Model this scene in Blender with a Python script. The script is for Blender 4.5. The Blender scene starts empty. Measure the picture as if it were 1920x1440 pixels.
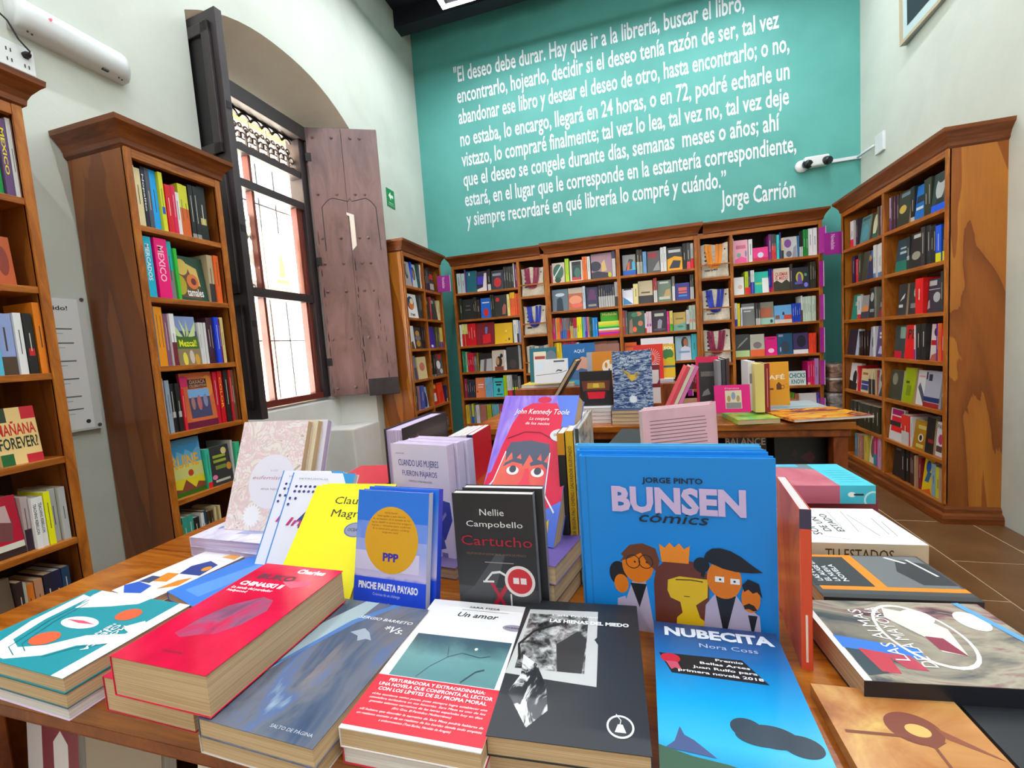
import bpy, math, random
from mathutils import Matrix, Vector
rnd = random.Random(7)
S = bpy.context.scene
COL = S.collection
R_ = math.radians
# ------------------------------------------------------------------ camera
cam_d = bpy.data.cameras.new('camera')
cam = bpy.data.objects.new('camera', cam_d)
COL.objects.link(cam)
S.camera = cam
cam_d.sensor_fit = 'HORIZONTAL'; cam_d.sensor_width = 36.0
cam_d.lens = 826.7 / 1920 * 36.0
cam_d.clip_start = 0.02; cam_d.clip_end = 200
_m = Matrix.Rotation(R_(15.89), 3, 'Z') @ Matrix.Rotation(R_(-4.727), 3, 'X') @ Matrix.Rotation(R_(4.015), 3, 'Y')
_c = Matrix((_m.col[0], _m.col[2], -_m.col[1])).transposed().to_4x4()
_c.translation = (0, 0, 1.125)
cam.matrix_world = _c
# ------------------------------------------------------------------ world, sun, exposure
W = bpy.data.worlds.new('world'); S.world = W
W.use_nodes = True
_nt = W.node_tree
_bg = _nt.nodes['Background']
_sky = _nt.nodes.new('ShaderNodeTexSky')
_sky.sky_type = 'HOSEK_WILKIE'; _sky.turbidity = 3.0; _sky.sun_direction = (0.32, -0.2, 0.926)
_nt.links.new(_sky.outputs[0], _bg.inputs[0])
_bg.inputs[1].default_value = 20.0
sun_d = bpy.data.lights.new('sun', 'SUN'); sun_d.energy = 120; sun_d.angle = R_(1.0); sun_d.color = (1, .96, .9)
sun = bpy.data.objects.new('sun', sun_d); COL.objects.link(sun)
sun.rotation_euler = Vector((-0.32, 0.2, -0.926)).to_track_quat('-Z', 'Y').to_euler()
S.view_settings.view_transform = 'Standard'; S.view_settings.look = 'None'
S.view_settings.exposure = 0.0; S.view_settings.gamma = 1.0
S.view_settings.use_curve_mapping = False
LED_STRENGTH = 108.0
# ------------------------------------------------------------------ materials
def lin(h):
    if isinstance(h, tuple): return h
    if len(h) == 3: h = ''.join(c * 2 for c in h)
    o = []
    for i in (0, 2, 4):
        c = int(h[i:i + 2], 16) / 255
        o.append(c / 12.92 if c <= .04045 else ((c + .055) / 1.055) ** 2.4)
    return tuple(o)
MATS = {}
def new_mat(name):
    m = bpy.data.materials.new(name); m.use_nodes = True
    nt = m.node_tree
    return m, nt, nt.nodes['Principled BSDF']
def M(h, rough=.42, metal=0, emit=0, spec=.5, coat=0):
    k = (h, rough, metal, emit, spec, coat)
    if k not in MATS:
        m, nt, b = new_mat('colour_' + str(h))
        c = lin(h)
        b.inputs['Base Color'].default_value = (*c, 1)
        b.inputs['Roughness'].default_value = rough
        b.inputs['Metallic'].default_value = metal
        b.inputs['Specular IOR Level'].default_value = spec
        b.inputs['Coat Weight'].default_value = coat
        b.inputs['Coat Roughness'].default_value = .08
        if emit:
            b.inputs['Emission Color'].default_value = (*c, 1); b.inputs['Emission Strength'].default_value = emit
        MATS[k] = m
    return MATS[k]
def ramp(nt, cols, pos=None, interp='LINEAR'):
    r = nt.nodes.new('ShaderNodeValToRGB'); e = r.color_ramp.elements
    r.color_ramp.interpolation = interp
    n = len(cols)
    while len(e) < n: e.new(.5)
    for i, c in enumerate(cols):
        e[i].position = pos[i] if pos else i / (n - 1)
        e[i].color = (*lin(c), 1)
    return r
def tex_coord(nt, scale, kind='Object', rot=(0, 0, 0)):
    t = nt.nodes.new('ShaderNodeTexCoord'); mp = nt.nodes.new('ShaderNodeMapping')
    mp.inputs['Scale'].default_value = scale; mp.inputs['Rotation'].default_value = rot
    nt.links.new(t.outputs[kind], mp.inputs['Vector'])
    return mp
def noise(nt, vec, scale, detail=4, rough=.6, dist=0.0):
    n = nt.nodes.new('ShaderNodeTexNoise')
    n.inputs['Scale'].default_value = scale; n.inputs['Detail'].default_value = detail
    n.inputs['Roughness'].default_value = rough; n.inputs['Distortion'].default_value = dist
    nt.links.new(vec.outputs[0], n.inputs['Vector'])
    return n
def bump(nt, b, src, strength, dist=.01):
    bp = nt.nodes.new('ShaderNodeBump'); bp.inputs['Strength'].default_value = strength; bp.inputs['Distance'].default_value = dist
    nt.links.new(src, bp.inputs['Height']); nt.links.new(bp.outputs[0], b.inputs['Normal'])
def noise_mat(name, cols, scale=(1, 1, 1), ns=4, detail=5, rough=.4, dist=0, pos=None, bmp=0, kind='Object', interp='LINEAR', coat=0, bd=.01):
    m, nt, b = new_mat(name)
    mp = tex_coord(nt, scale, kind); n = noise(nt, mp, ns, detail, .6, dist)
    r = ramp(nt, cols, pos, interp); nt.links.new(n.outputs[0], r.inputs[0]); nt.links.new(r.outputs[0], b.inputs['Base Color'])
    b.inputs['Roughness'].default_value = rough; b.inputs['Coat Weight'].default_value = coat; b.inputs['Coat Roughness'].default_value = .1
    if bmp: bump(nt, b, n.outputs[0], bmp, bd)
    return m
def wood_mat(name, cols, scale, ns=3.0, rough=.38, bmp=.08, pos=(.3, .5, .7)):
    # stretched grain: fine streaks over broad figure
    m, nt, b = new_mat(name)
    mp = tex_coord(nt, scale); n = noise(nt, mp, ns, 6, .62, 1.6)
    r = ramp(nt, cols, pos); nt.links.new(n.outputs[0], r.inputs[0])
    mp2 = tex_coord(nt, tuple(s * 9 for s in scale)); n2 = noise(nt, mp2, ns * 1.5, 3, .5, .3)
    mx = nt.nodes.new('ShaderNodeMix'); mx.data_type = 'RGBA'; mx.blend_type = 'MULTIPLY'; mx.inputs[0].default_value = .35
    nt.links.new(r.outputs[0], mx.inputs[6]); nt.links.new(n2.outputs[0], mx.inputs[7])
    nt.links.new(mx.outputs[2], b.inputs['Base Color'])
    b.inputs['Roughness'].default_value = rough; b.inputs['Specular IOR Level'].default_value = .4
    bump(nt, b, n2.outputs[0], bmp, .004)
    return m
def ply_mat(name, cols, pos):
    # rotary-cut plywood: large flame figure running up the panel
    m, nt, b = new_mat(name)
    mp = tex_coord(nt, (2.0, 2.0, .42)); n = noise(nt, mp, 1.25, 6, .42, .9)
    w = nt.nodes.new('ShaderNodeMath'); w.operation = 'MULTIPLY'; w.inputs[1].default_value = 5.0
    f = nt.nodes.new('ShaderNodeMath'); f.operation = 'FRACT'
    nt.links.new(n.outputs[0], w.inputs[0]); nt.links.new(w.outputs[0], f.inputs[0])
    r = ramp(nt, cols, pos); nt.links.new(f.outputs[0], r.inputs[0])
    mp2 = tex_coord(nt, (60, 60, 3)); n2 = noise(nt, mp2, 2, 4, .6, .2)
    mx = nt.nodes.new('ShaderNodeMix'); mx.data_type = 'RGBA'; mx.blend_type = 'MULTIPLY'; mx.inputs[0].default_value = .3
    nt.links.new(r.outputs[0], mx.inputs[6]); nt.links.new(n2.outputs[0], mx.inputs[7])
    nt.links.new(mx.outputs[2], b.inputs['Base Color'])
    b.inputs['Roughness'].default_value = .36
    return m
WOOD = wood_mat('varnished_pine', ['8a4a14', 'b4661e', 'd08430'], (6, 6, 1.2))
WOOD_H = wood_mat('varnished_pine_boards', ['8a4a14', 'b4661e', 'c97c2a'], (1.2, 1.2, 9))
WOOD_D = wood_mat('dark_stained_crown', ['5e2c0e', '7c3f14', '94501c'], (1.0, 1.0, 10))
PLY = ply_mat('stained_plywood', ['743a12', '8c4a17', '844516', 'a05c20', '91501c'], [0, .3, .60, .63, 1])
PLY2 = ply_mat('amber_plywood', ['86440f', 'a45a16', '9c5214', 'c67c26', 'b4691e'], [0, .3, .55, .585, 1])
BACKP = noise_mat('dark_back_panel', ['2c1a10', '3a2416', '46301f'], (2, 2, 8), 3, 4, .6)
TABLEW = wood_mat('varnished_table_top', ['7c3c10', 'a85c16', 'c87c28'], (1.0, 7, 7), 2.6, .22, .05)
TABLEL = wood_mat('table_frame_wood', ['6a2c0e', '8c4214', 'a85a1e'], (4, 4, 2), 2.6, .34)
PLASTER = noise_mat('white_plaster', ['c4cabf', 'cdd2c8', 'd4d9cf'], (1, 1, 1), 1.6, 6, .85, .4, (.3, .5, .7), .35, bd=.02)
PLASTER2 = noise_mat('white_plaster_window', ['d6d6d0', 'dedfda', 'e6e6e2'], (1, 1, 1), 2.2, 6, .8, .4, (.3, .5, .7), .3, bd=.015)
CREAM = noise_mat('cream_reveal', ['eadfce', 'f0e7d9', 'f4ede2'], (1, 1, 1), 2, 5, .85, .4, (.3, .5, .7), .25)
TEAL = noise_mat('teal_wall_paint', ['4c9a92', '55a49c', '5eaea6'], (1, 1, 1), 1.4, 6, .62, .5, (.3, .5, .7), .3, bd=.012)
CEIL = noise_mat('dark_blue_timber', ['10131d', '171b28', '1e2331'], (1, 6, 6), 3, 5, .7)
IRON = noise_mat('brown_shutter_paint', ['3b3031', '4a3c3c', '564746'], (3, 3, 1), 4, 6, .45, .6, (.3, .5, .75), .35)
IRON2 = noise_mat('dark_shutter_paint', ['2a2426', '33292c', '3c3133'], (3, 3, 1), 4, 6, .5, .6, (.3, .5, .75), .3)
IRON_S = noise_mat('worn_shutter_paint', ['5c4543', '775a57', '86686a'], (3, 3, .8), 3, 8, .4, .8, (.3, .5, .75), .5)
GROUT = noise_mat('light_grout', ['b49a7c', 'c4ac8c', 'd0ba9c'], (1, 1, 1), 30, 3, .9)
TILE = noise_mat('brown_floor_tile', ['5e3f24', '6c4a2b', '785634'], (1, 1, 1), 5, 8, .34, .3, (.3, .5, .7), .05)
PAGES = None
def page_mat(name, c1, c2):
    m, nt, b = new_mat(name)
    mp = tex_coord(nt, (4, 900, 4)); n = noise(nt, mp, 1.0, 2, .5)
    r = ramp(nt, [c1, c2], (.35, .65)); nt.links.new(n.outputs[0], r.inputs[0]); nt.links.new(r.outputs[0], b.inputs['Base Color'])
    b.inputs['Roughness'].default_value = .85
    bump(nt, b, n.outputs[0], .25, .001)
    return m
PAGES = page_mat('cream_page_edges', 'b3936c', 'd0b390')
PAGES_W = page_mat('white_page_edges', 'c2bab8', 'e2dcda')
PAGES_Y = page_mat('yellowed_page_edges', 'cdb560', 'e8d48a')
PAGES_L = page_mat('lilac_page_edges', 'a890b8', 'd8c6e0')
# ------------------------------------------------------------------ geometry helpers
BOXF = [(0, 1, 2, 3), (7, 6, 5, 4), (0, 4, 5, 1), (1, 5, 6, 2), (2, 6, 7, 3), (3, 7, 4, 0)]
class MB:
    def __init__(s): s.v = []; s.f = []; s.mi = []; s.mats = []
    def slot(s, m):
        if m not in s.mats: s.mats.append(m)
        return s.mats.index(m)
    def add(s, vs, fs, m):
        o = len(s.v); i = s.slot(m)
        s.v += [tuple(v) for v in vs]
        for f in fs: s.f.append(tuple(o + k for k in f)); s.mi.append(i)
        return s
    def box(s, a, b, m, mx=None):
        x0, y0, z0 = a; x1, y1, z1 = b
        vs = [(x0, y0, z0), (x0, y1, z0), (x1, y1, z0), (x1, y0, z0), (x0, y0, z1), (x0, y1, z1), (x1, y1, z1), (x1, y0, z1)]
        if mx is not None: vs = [mx @ Vector(v) for v in vs]
        return s.add(vs, BOXF, m)
    def prism(s, poly, d, m, mx=None, axis='y'):
        # poly in (x,z), extruded along y from 0 to d
        n = len(poly)
        vs = [(x, 0, z) for x, z in poly] + [(x, d, z) for x, z in poly]
        if mx is not None: vs = [mx @ Vector(v) for v in vs]
        fs = [tuple(range(n)), tuple(range(2 * n - 1, n - 1, -1))] + [(i, n + i, n + (i + 1) % n, (i + 1) % n) for i in range(n)]
        return s.add(vs, fs, m)
    def tube(s, pts, r, m, seg=8, caps=True):
        n = len(pts); rs = r if isinstance(r, (list, tuple)) else [r] * n
        pts = [Vector(p) for p in pts]; vs = []; up = None
        for i, p in enumerate(pts):
            d = (pts[min(i + 1, n - 1)] - pts[max(i - 1, 0)]).normalized()
            a = Vector((0, 0, 1)) if abs(d.z) < .9 else Vector((1, 0, 0))
            if up is not None: a = up
            x = d.cross(a).normalized(); y = x.cross(d).normalized(); up = y
            for k in range(seg):
                t = 2 * math.pi * k / seg
                vs.append(p + rs[i] * (math.cos(t) * x + math.sin(t) * y))
        fs = [(i * seg + k, i * seg + (k + 1) % seg, (i + 1) * seg + (k + 1) % seg, (i + 1) * seg + k) for i in range(n - 1) for k in range(seg)]
        if caps: fs += [tuple(range(seg - 1, -1, -1)), tuple((n - 1) * seg + k for k in range(seg))]
        return s.add(vs, fs, m)
    def lathe(s, prof, m, mx=None, seg=20):
        vs = []; n = len(prof)
        for r, z in prof:
            for k in range(seg):
                t = 2 * math.pi * k / seg; vs.append(Vector((r * math.cos(t), r * math.sin(t), z)))
        if mx is not None: vs = [mx @ v for v in vs]
        fs = [(i * seg + k, i * seg + (k + 1) % seg, (i + 1) * seg + (k + 1) % seg, (i + 1) * seg + k) for i in range(n - 1) for k in range(seg)]
        fs += [tuple(range(seg - 1, -1, -1)), tuple((n - 1) * seg + k for k in range(seg))]
        return s.add(vs, fs, m)
    def build(s, name, parent=None, mx=None, smooth=False, bevel=0):
        me = bpy.data.meshes.new(name); me.from_pydata(s.v, [], s.f)
        for m in s.mats: me.materials.append(m)
        me.polygons.foreach_set('material_index', s.mi)
        if smooth: me.polygons.foreach_set('use_smooth', [True] * len(s.f))
        me.update()
        o = bpy.data.objects.new(name, me); COL.objects.link(o)
        if parent: o.parent = parent
        if mx is not None: o.matrix_local = mx
        if bevel:
            bv = o.modifiers.new('bevel', 'BEVEL'); bv.width = bevel; bv.segments = 2; bv.limit_method = 'ANGLE'
        return o
def thing(name, label, cat, mx=None, group=None):
    o = bpy.data.objects.new(name, None); COL.objects.link(o); o.empty_display_size = .02
    o['label'] = label; o['category'] = cat
    if group: o['group'] = group
    if mx is not None: o.matrix_world = mx
    return o
def tag(o, label, cat, group=None):
    o['label'] = label; o['category'] = cat
    if group: o['group'] = group
    return o
def struct(o, label=None):
    o['kind'] = 'structure'
    if label: o['label'] = label
    return o
def frame(o, x, z):
    """matrix from origin, x axis, z axis (y = z cross x)"""
    x = Vector(x).normalized(); z = Vector(z).normalized(); y = z.cross(x)
    m = Matrix((x, y, z)).transposed().to_4x4(); m.translation = Vector(o)
    return m
TXT = {}
def text_geo(t, bold=.0, shear=0.0):
    k = (t, bold, shear)
    if k not in TXT:
        cu = bpy.data.curves.new('t', 'FONT'); cu.body = t; cu.resolution_u = 2; cu.offset = bold; cu.shear = shear
        ob = bpy.data.objects.new('t', cu)
        me = bpy.data.meshes.new_from_object(ob)
        vs = [(v.co.x, v.co.y) for v in me.vertices]; fs = [tuple(p.vertices) for p in me.polygons]
        bpy.data.objects.remove(ob); bpy.data.curves.remove(cu); bpy.data.meshes.remove(me)
        xs = [v[0] for v in vs] or [0, 1]; ys = [v[1] for v in vs] or [0, 1]
        TXT[k] = (vs, fs, min(xs), max(xs), min(ys), max(ys))
    return TXT[k]
def put_text(mb, t, box, mat, fn, bold=.0, shear=0.0, caps=True):
    """fit text in box (u0,v0,u1,v1) of a plane; fn(u,v) -> 3D point. caps: box height = cap height"""
    vs, fs, x0, x1, y0, y1 = text_geo(t, bold, shear)
    if not vs: return
    if caps: y0, y1 = 0, .72
    u0, v0, u1, v1 = box
    pts = [fn(u0 + (x - x0) / (x1 - x0) * (u1 - u0), v0 + (y - y0) / (y1 - y0) * (v1 - v0)) for x, y in vs]
    mb.add(pts, fs, mat)
# ------------------------------------------------------------------ the room
XL, YB, YF, ZC = -2.145, 4.55, -4.6, 4.5
def xr(y): return 1.72 + .0355 * y + .02      # the right wall runs slightly out of square
fl = struct(MB().box((-2.9, YF, -.12), (2.3, YB + .3, -.0012), GROUT).build('floor'), 'brown tiled floor with light grout')
tile_me = None
TW, TL_ = .34, .48
ci = 0
for i in range(-11, 3):
    x0 = 1.367 + i * TW
    off = .0 if i % 2 == 0 else -.335
    for j in range(-3, 9):
        y0 = 2.425 + off + (j - 3) * TL_
        if x0 < -2.14 - TW or x0 > 1.85 or y0 < -.2 or y0 > YB - .02: continue
        if tile_me is None:
            t_o = MB().box((.0028, .0028, -.006), (TW - .0028, TL_ - .0028, 0), TILE).build('floor_tile', fl, bevel=0)
            tile_me = t_o.data
        else:
            t_o = bpy.data.objects.new('floor_tile', tile_me); COL.objects.link(t_o); t_o.parent = fl
        t_o.location = (x0, y0, rnd.uniform(-.0006, .0006))
# back wall (teal), thick
struct(MB().box((-2.9, YB, 0), (2.3, YB + .3, ZC + .3), TEAL).build('wall_back'), 'teal painted end wall with white lettering')
struct(MB().box((-2.9, YF - .3, 0), (2.3, YF, ZC + .3), PLASTER).build('wall_front'))
mb = MB()
p = [(xr(YF), YF), (xr(YB), YB), (xr(YB) + .4, YB), (xr(YF) + .4, YF)]
mb.add([(x, y, 0) for x, y in p] + [(x, y, ZC + .3) for x, y in p], [(0, 1, 2, 3), (7, 6, 5, 4), (0, 4, 5, 1), (1, 5, 6, 2), (2, 6, 7, 3), (3, 7, 4, 0)], PLASTER)
struct(mb.build('wall_right'))
# left wall with the arched window niche
NY0, NY1, FX = 1.905, 3.285, -2.40
FY0, FY1, FZ1, SILL = 1.965, 3.06, 2.935, .83
arch = []
for k in range(17):
    t = k / 16; y = NY0 + (NY1 - NY0) * t
    arch.append((y, 2.965 + .21 * (1 - abs(2 * t - 1) ** 2.3)))
mb = MB()
mb.box((-2.57, YF, 0), (XL, NY0, ZC + .3), PLASTER)
mb.box((-2.57, NY1, 0), (XL, YB, ZC + .3), PLASTER)
top = [(y, z) for y, z in arch] + [(NY1, ZC + .3), (NY0, ZC + .3)]
n = len(top)
mb.add([(XL, y, z) for y, z in top], [tuple(range(n))], PLASTER)
struct(mb.build('wall_left'))
# niche: splayed jambs, arched head, wall below the sill, window seat
mb = MB()
for k in range(16):
    (ya, za), (yb, zb) = arch[k], arch[k + 1]
    fa = FY0 + (FY1 - FY0) * k / 16; fb = FY0 + (FY1 - FY0) * (k + 1) / 16
    mb.add([(XL, ya, za), (XL, yb, zb), (FX - .16, fb, FZ1 + .03), (FX - .16, fa, FZ1 + .03)], [(0, 1, 2, 3)], CREAM)
o = struct(mb.build('trim_1', smooth=True), 'cream plastered arch over the window')
mb = MB()
for (ya, yb) in ((NY0, FY0), (NY1, FY1)):
    mb.add([(XL, ya, 0), (XL, ya, 2.97), (FX - .16, yb, 2.97), (FX - .16, yb, 0)], [(0, 1, 2, 3)], PLASTER2)
mb.add([(FX, FY0 - .1, 0), (FX, FY1 + .1, 0), (FX, FY1 + .1, SILL - .03), (FX, FY0 - .1, SILL - .03)], [(0, 1, 2, 3)], PLASTER2)
mb.add([(FX, FY0 - .1, SILL - .03), (FX, FY1 + .1, SILL - .03), (FX - .19, FY1 + .1, SILL), (FX - .19, FY0 - .1, SILL)], [(0, 1, 2, 3)], PLASTER2)
struct(mb.build('wall_niche'), 'white plastered reveal below and beside the window')
mb = MB()
for (y0, y1) in ((2.925, 3.30), (1.90, 2.27)):
    mb.box((FX - .05, y0, 0), (XL + .004, y1, .58), PLASTER2)
struct(mb.build('trim_2', bevel=.012), 'white masonry window seat under the shutter')
# outer wall leaf behind window, street facade and ground outside
mb = MB()
mb.box((-2.60, NY0 - .02, 0), (-2.555, FY0 + .0, ZC + .3), PLASTER2); mb.box((-2.60, FY1, 0), (-2.555, NY1 + .02, ZC + .3), PLASTER2)
mb.box((-2.60, FY0, FZ1), (-2.555, FY1, ZC + .3), PLASTER2); mb.box((-2.60, FY0, 0), (-2.555, FY1, SILL), PLASTER2)
struct(mb.build('wall_outer'))
mb = MB()
mb.box((-9.2, -12, -.2), (-8.6, 26, 6.1), M('f4efe6', .9)); mb.box((-9.2, -12, 6.45), (-8.65, 26, 9.5), M('e8a818', .8)); mb.box((-9.2, -12, 6.1), (-8.1, 26, 6.45), M('9a7a62', .8))
struct(mb.build('wall_street'), 'sunlit white house front across the street')
mb = MB(); mb.box((-8.7, 5.5, .3), (-8.55, 6.6, 2.9), M('d8a21a', .8)); mb.box((-8.72, 7.6, 1.0), (-8.55, 8.5, 2.5), M('8a6a4a', .8))
struct(mb.build('door_2'), 'yellow door across the street')
struct(MB().box((-8.6, -12, -.3), (-2.62, 22, -.12), M('e2dccf', .9)).build('ground_street'))
# ceiling: dark boards and beams
cl = struct(MB().box((-2.9, YF, ZC), (2.3, YB, ZC + .3), CEIL).build('ceiling'), 'dark blue painted timber ceiling')
for k in range(16):
    y0 = YF + .1 + k * .58
    MB().box((XL, y0, ZC - .16), (xr(y0) , y0 + .14, ZC), CEIL).build('beam', cl)
# ------------------------------------------------------------------ window joinery
win = struct(bpy.data.objects.new('window_1', None), 'tall dark timber window with fretwork panel and glass panes'); COL.objects.link(win)
DF = M('33282a', .5)
DFR = M('6a2a1e', .45)
mb = MB()
X0, X1 = FX - .14, FX - .02
mb.box((X0, FY0, SILL), (X1, FY0 + .07, FZ1), DF); mb.box((X0, FY1 - .07, SILL), (X1, FY1, FZ1), DF)
mb.box((X0, FY0, FZ1 - .1), (X1 + .03, FY1, FZ1), DF)
mb.build('window_frame', win, bevel=.004)
for i, (z0, z1) in enumerate(((2.535, 2.585), (2.30, 2.355), (1.585, 1.645), (.83, .875))):
    MB().box((X0 + .02, FY0 + .07, z0), (X1 - .01, FY1 - .07, z1), DF if i < 3 else DFR).build('rail', win)
for y in (FY1 - .1, FY1 - .135, FY0 + .085, 2.515):
    MB().box((X0 + .035, y, .875), (X1 - .03, y + .022, 2.30 if y != 2.515 else 2.535), DFR).build('sash_bar', win)
# fretwork transom: rows of scrolls cut from timber
mb = MB()
fx0, fx1 = X0 + .05, X0 + .065
def ring(cy, cz, r0, r1, a0=0, a1=360, seg=14):
    vs = []; fs = []
    for k in range(seg + 1):
        a = R_(a0 + (a1 - a0) * k / seg)
        for r in (r0, r1):
            for x in (fx0, fx1): vs.append((x, cy + r * math.cos(a), cz + r * math.sin(a)))
    for k in range(seg):
        b = k * 4
        fs += [(b, b + 4, b + 6, b + 2), (b + 1, b + 3, b + 7, b + 5), (b, b + 1, b + 5, b + 4), (b + 2, b + 6, b + 7, b + 3)]
    mb.add(vs, fs, DF)
k = 0; y = FY0 + .12
while y < FY1 - .09:
    ring(y, 2.777, .036, .05, 20, 160); ring(y, 2.722, .012, .022, 0, 360)
    ring(y - .03, 2.667, .016, .027, 0, 300); ring(y + .03, 2.667, .016, .027, -120, 180)
    ring(y, 2.617, .02, .032, 180, 360); ring(y - .047, 2.732, .009, .018); ring(y + .047, 2.602, .01, .019)
    mb.box((fx0, y - .005, 2.582), (fx1, y + .005, 2.722), DF); y += .094
mb.box((fx0, FY0 + .07, 2.582), (fx1, FY1 - .07, 2.596), DF); mb.box((fx0, FY0 + .07, 2.825), (fx1, FY1 - .07, 2.842), DF)
mb.build('fretwork', win)
m, nt, b = new_mat('window_glass'); b.inputs['Base Color'].default_value = (.95, .97, 1, 1); b.inputs['Roughness'].default_value = .0
b.inputs['Transmission Weight'].default_value = 1.0; b.inputs['IOR'].default_value = 1.05
GLASS = m
for (z0, z1) in ((2.355, 2.535), (1.645, 2.30), (.875, 1.585)):
    for (ya, yb) in ((FY0 + .07, 2.515), (2.537, FY1 - .135)):
        MB().add([(X0 + .06, ya, z0), (X0 + .06, yb, z0), (X0 + .06, yb, z1), (X0 + .06, ya, z1)], [(0, 1, 2, 3)], GLASS).build('pane', win)
# street bars outside
mb = MB()
for y in (2.1, 2.26, 2.42, 2.58, 2.74, 2.90): mb.tube([(-2.63, y, SILL), (-2.63, y, FZ1)], .006, M('8a8a8a', .5), 6)
for z in (1.3, 2.3): mb.tube([(-2.63, FY0, z), (-2.63, FY1, z)], .006, M('8a8a8a', .5), 6)
mb.build('window_bars', win)
# posters taped outside the glass, seen from behind
m, nt, b = new_mat('backlit_paper'); b.inputs['Base Color'].default_value = (.9, .9, .88, 1); b.inputs['Roughness'].default_value = .8
b.inputs['Transmission Weight'].default_value = 0; b.inputs['Subsurface Weight'].default_value = 0
PAPER = m
def translucent(name, col):
    m, nt, b = new_mat(name)
    tr = nt.nodes.new('ShaderNodeBsdfTranslucent'); tr.inputs[0].default_value = (*lin(col), 1)
    mix = nt.nodes.new('ShaderNodeMixShader'); mix.inputs[0].default_value = .75
    b.inputs['Base Color'].default_value = (*lin(col), 1); b.inputs['Roughness'].default_value = .8
    out = nt.nodes['Material Output']
    nt.links.new(b.outputs[0], mix.inputs[1]); nt.links.new(tr.outputs[0], mix.inputs[2]); nt.links.new(mix.outputs[0], out.inputs[0])
    return m
TP, TG, TY, TR_ = translucent('paper_white', 'f2f2ee'), translucent('paper_grey', 'a8a8ac'), translucent('paper_yellow', 'f6efd4'), translucent('paper_red', 'e8b8b0')
def poster(y0, y1, z0, z1, base, label, shapes, texts):
    t = thing('window_poster', label, 'poster', Matrix.Translation((X0 + .045, y0, z0)))
    w, h = y1 - y0, z1 - z0
    MB().box((0, 0, 0), (.001, w, h), base).build('sheet', t)
    mb = MB()
    f = lambda u, v, e=.0015: (e, u * w, v * h)
    for kind, a, c in shapes:
        if kind == 'p': mb.add([f(*q) for q in a], [tuple(range(len(a)))], c)
    for s, bx, c in texts:
        # printed on the street side, so it reads mirrored from the room (u runs right to left)
        put_text(mb, s, bx, c, lambda u, v: f(1 - u, v), .02)
    mb.build('print', t)
    return t
poster(2.33, 2.60, 1.60, 2.14, TP, 'white poster with a grey bow tie, taped to the window glass', [
    ('p', [(.2, .32), (.45, .42), (.45, .52), (.2, .66)], TG), ('p', [(.8, .32), (.55, .42), (.55, .52), (.8, .66)], TG), ('p', [(.45, .40), (.55, .40), (.55, .54), (.45, .54)], TG),
    ('p', [(.02, .02), (.98, .02), (.98, .2), (.02, .2)], TG)],
    [('NO TE', (.1, .84, .9, .95), TG), ('MO', (.3, .7, .7, .8), TG), ('PONTE CUB', (.06, .06, .94, .15), TP)])
poster(2.615, 2.90, 1.62, 2.08, TY, 'pale yellow poster with a red figure, taped to the window glass', [
    ('p', [(.4, .3), (.62, .3), (.58, .55), (.52, .72), (.44, .55)], TR_), ('p', [(.3, .2), (.72, .2), (.72, .26), (.3, .26)], TR_)], [])
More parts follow.
